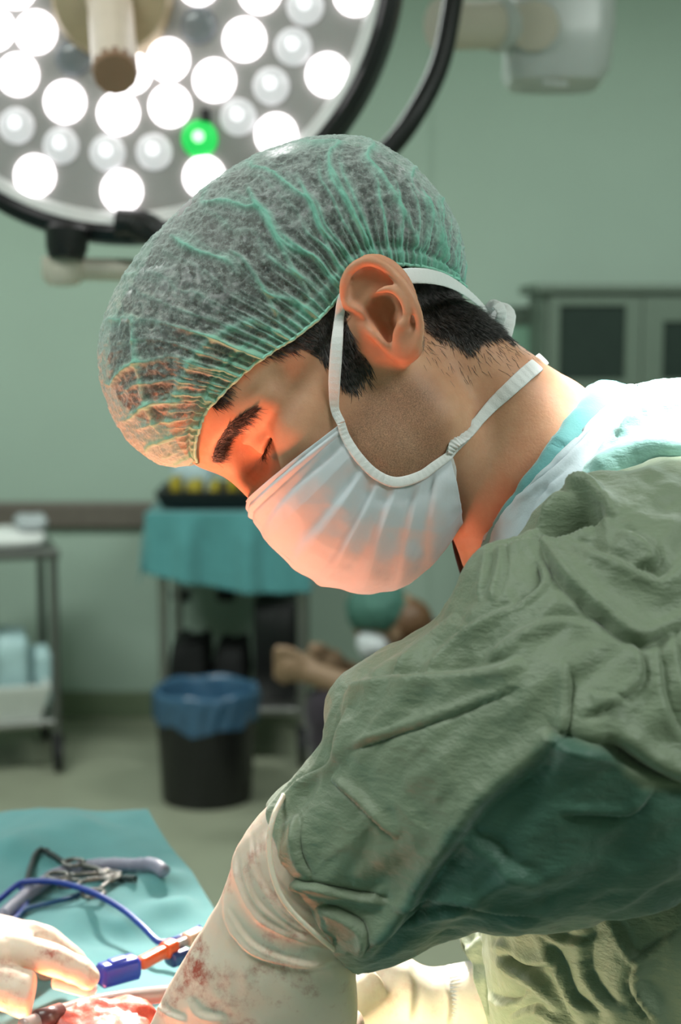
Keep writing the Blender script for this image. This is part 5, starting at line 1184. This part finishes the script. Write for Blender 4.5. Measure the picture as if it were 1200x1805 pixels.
fd = Field(hc-170, hc+180, 5); fd.ell(hc+np.array([-38, 0, 44]), (92, 92, 84), k=8); fd.ell(hc+np.array([-60, -40, -60]), (80, 110, 60), k=10, op='sub'); V, Q = fd.quads(); N = vnormals(V, Q); mesh('surgical_cap', (V+N*(3*ridged(V, 25))[:, None])/1000, Q, M_ncap, nurse)
fd = Field(hc-190, hc+180, 5); fd.ell(hc+np.array([34, 0, 4]), (88, 84, 78), k=8); fd.ell(hc+np.array([-60, 0, -30]), (60, 120, 80), k=10, op='sub'); V, Q = fd.quads(); mesh('hair', V/1000, Q, M_nhair, nurse)
fd = Field(hc-190, hc+150, 4); fd.ell(hc+np.array([-46, -18, -52]), (56, 64, 52), k=8); V, Q = fd.quads(); N = vnormals(V, Q); mesh('face_mask', (V+N*(2*ridged(V, 25))[:, None])/1000, Q, pm('white_mask', (214, 218, 222), .7), nurse)
for s in (-1, 1):
    q = nw(585, 1250, .13*s+.02)/1000; V, F = tube(spline([(q[0]+.05, q[1], .045), (q[0]-.02, q[1], .05), (q[0]-.13, q[1], .04), (q[0]-.17, q[1], .035)], 16), [.042]*10+[.046]*3+[.04, .03, .02], 14); V[:, 2] = np.maximum(V[:, 2], 0); mesh('shoe', V, F, M_black, nurse)
stl = empty('stool', (.40, 4.32, 0), 'round stool under the seated nurse', 'stool')
MB().lathe([(.05, .17), (.17, .17), (.18, .19), (.18, .225), (.16, .24), (.02, .24)], (.40, 4.32, 0), (0, 0, 1), 40).build('seat', M_black, stl); MB().tube([(.40, 4.32, .03), (.40, 4.32, .18)], .025, 16).build('column', M_steel, stl); MB().lathe([(.2, 0), (.2, .02), (.05, .05), (.02, .05)], (.40, 4.32, 0), (0, 0, 1), 40).build('base', M_dsteel, stl)

# ================================================================ light and camera
def area(name, loc, tgt, sx, sy, e, colr, shape='RECTANGLE'):
    l = bpy.data.lights.new(name, 'AREA'); l.shape = shape; l.size = sx; l.size_y = sy; l.energy = e; l.color = colr
    o = bpy.data.objects.new(name, l); col.objects.link(o); o.location = loc; d = np.array(tgt)-np.array(loc)
    import mathutils; o.rotation_euler = mathutils.Vector(d).to_track_quat('-Z', 'Y').to_euler(); return o
def spot(name, loc, tgt, e, deg, blend, rad, colr):
    l = bpy.data.lights.new(name, 'SPOT'); l.energy = e; l.spot_size = math.radians(deg); l.spot_blend = blend; l.shadow_soft_size = rad; l.color = colr
    o = bpy.data.objects.new(name, l); col.objects.link(o); o.location = loc; d = np.array(tgt)-np.array(loc)
    import mathutils; o.rotation_euler = mathutils.Vector(d).to_track_quat('-Z', 'Y').to_euler(); return o
for k, (x, y, e) in enumerate(((-1.5, 3.4, 62), (1.2, 3.6, 40), (-1.4, .4, 34), (1.4, -.4, 40))):
    fx = MB().box(x-.62, x+.62, y-.32, y+.32, 2.955, 2.999, .005).build('ceiling_light', M_greyp, None, smooth=False); tag(fx, 'flat ceiling light panel above the frame, %s' % ('over the trolleys', 'over the cabinets', 'left of the surgeon', 'right behind the camera')[k], 'ceiling light')
    area('ceiling_panel_lamp', (x, y, 2.95), (x, y, 0), 1.2, .6, e, (.93, 1.0, .95))
FT = np.array([-.03, .82, 1.10])
spot('field_beam', tuple(LC+lr*.20-lu*.12+ax*.03), tuple(FT), 560, 18, .5, .12, (1, .94, .84))
spot('shoulder_beam', (.50, .62, 2.35), tuple(mm2world([K(1345, 740, 10)])[0]), 850, 12, .4, .05, (1, .99, .96))
wg = area('wound_bounce_fill', (-.12, .785, 1.08), (-.035, .82, 1.42), .22, .22, 1.6, (1, .25, .11), 'DISK'); wg.data.spread = math.radians(69)  # added lamp standing in for red light bounced up off the lit tissue
fb = area('field_bounce_fill', (-.03, .74, 1.05), (.16, .82, 1.09), .14, .14, .85, (1, .86, .52), 'DISK'); fb.data.spread = math.radians(120)  # added warm lamp, replaces light thrown back by gloves and drape onto the gown
w = bpy.data.worlds.new('room_dark'); bpy.context.scene.world = w; w.use_nodes = True; w.node_tree.nodes['Background'].inputs[0].default_value = (.5, .6, .55, 1); w.node_tree.nodes['Background'].inputs[1].default_value = .05
cd = bpy.data.cameras.new('camera'); cam = bpy.data.objects.new('camera', cd); col.objects.link(cam); cam.location = (0, 0, CAMZ); cam.rotation_euler = (math.pi/2-TILT, 0, 0)
cd.sensor_fit = 'VERTICAL'; cd.sensor_height = 24.0; cd.lens = FPX/1805*24.0; cd.clip_start = .02
cd.dof.use_dof = True; cd.dof.focus_distance = .775; cd.dof.aperture_fstop = 5.2
sc = bpy.context.scene; sc.camera = cam
sc.view_settings.view_transform = 'Standard'; sc.view_settings.look = 'None'; sc.view_settings.gamma = 1; sc.view_settings.exposure = 0.0; sc.view_settings.use_curve_mapping = False
sc.cycles.use_denoising = True; sc.cycles.transparent_max_bounces = 16; sc.cycles.max_bounces = 8; sc.cycles.sample_clamp_indirect = 4
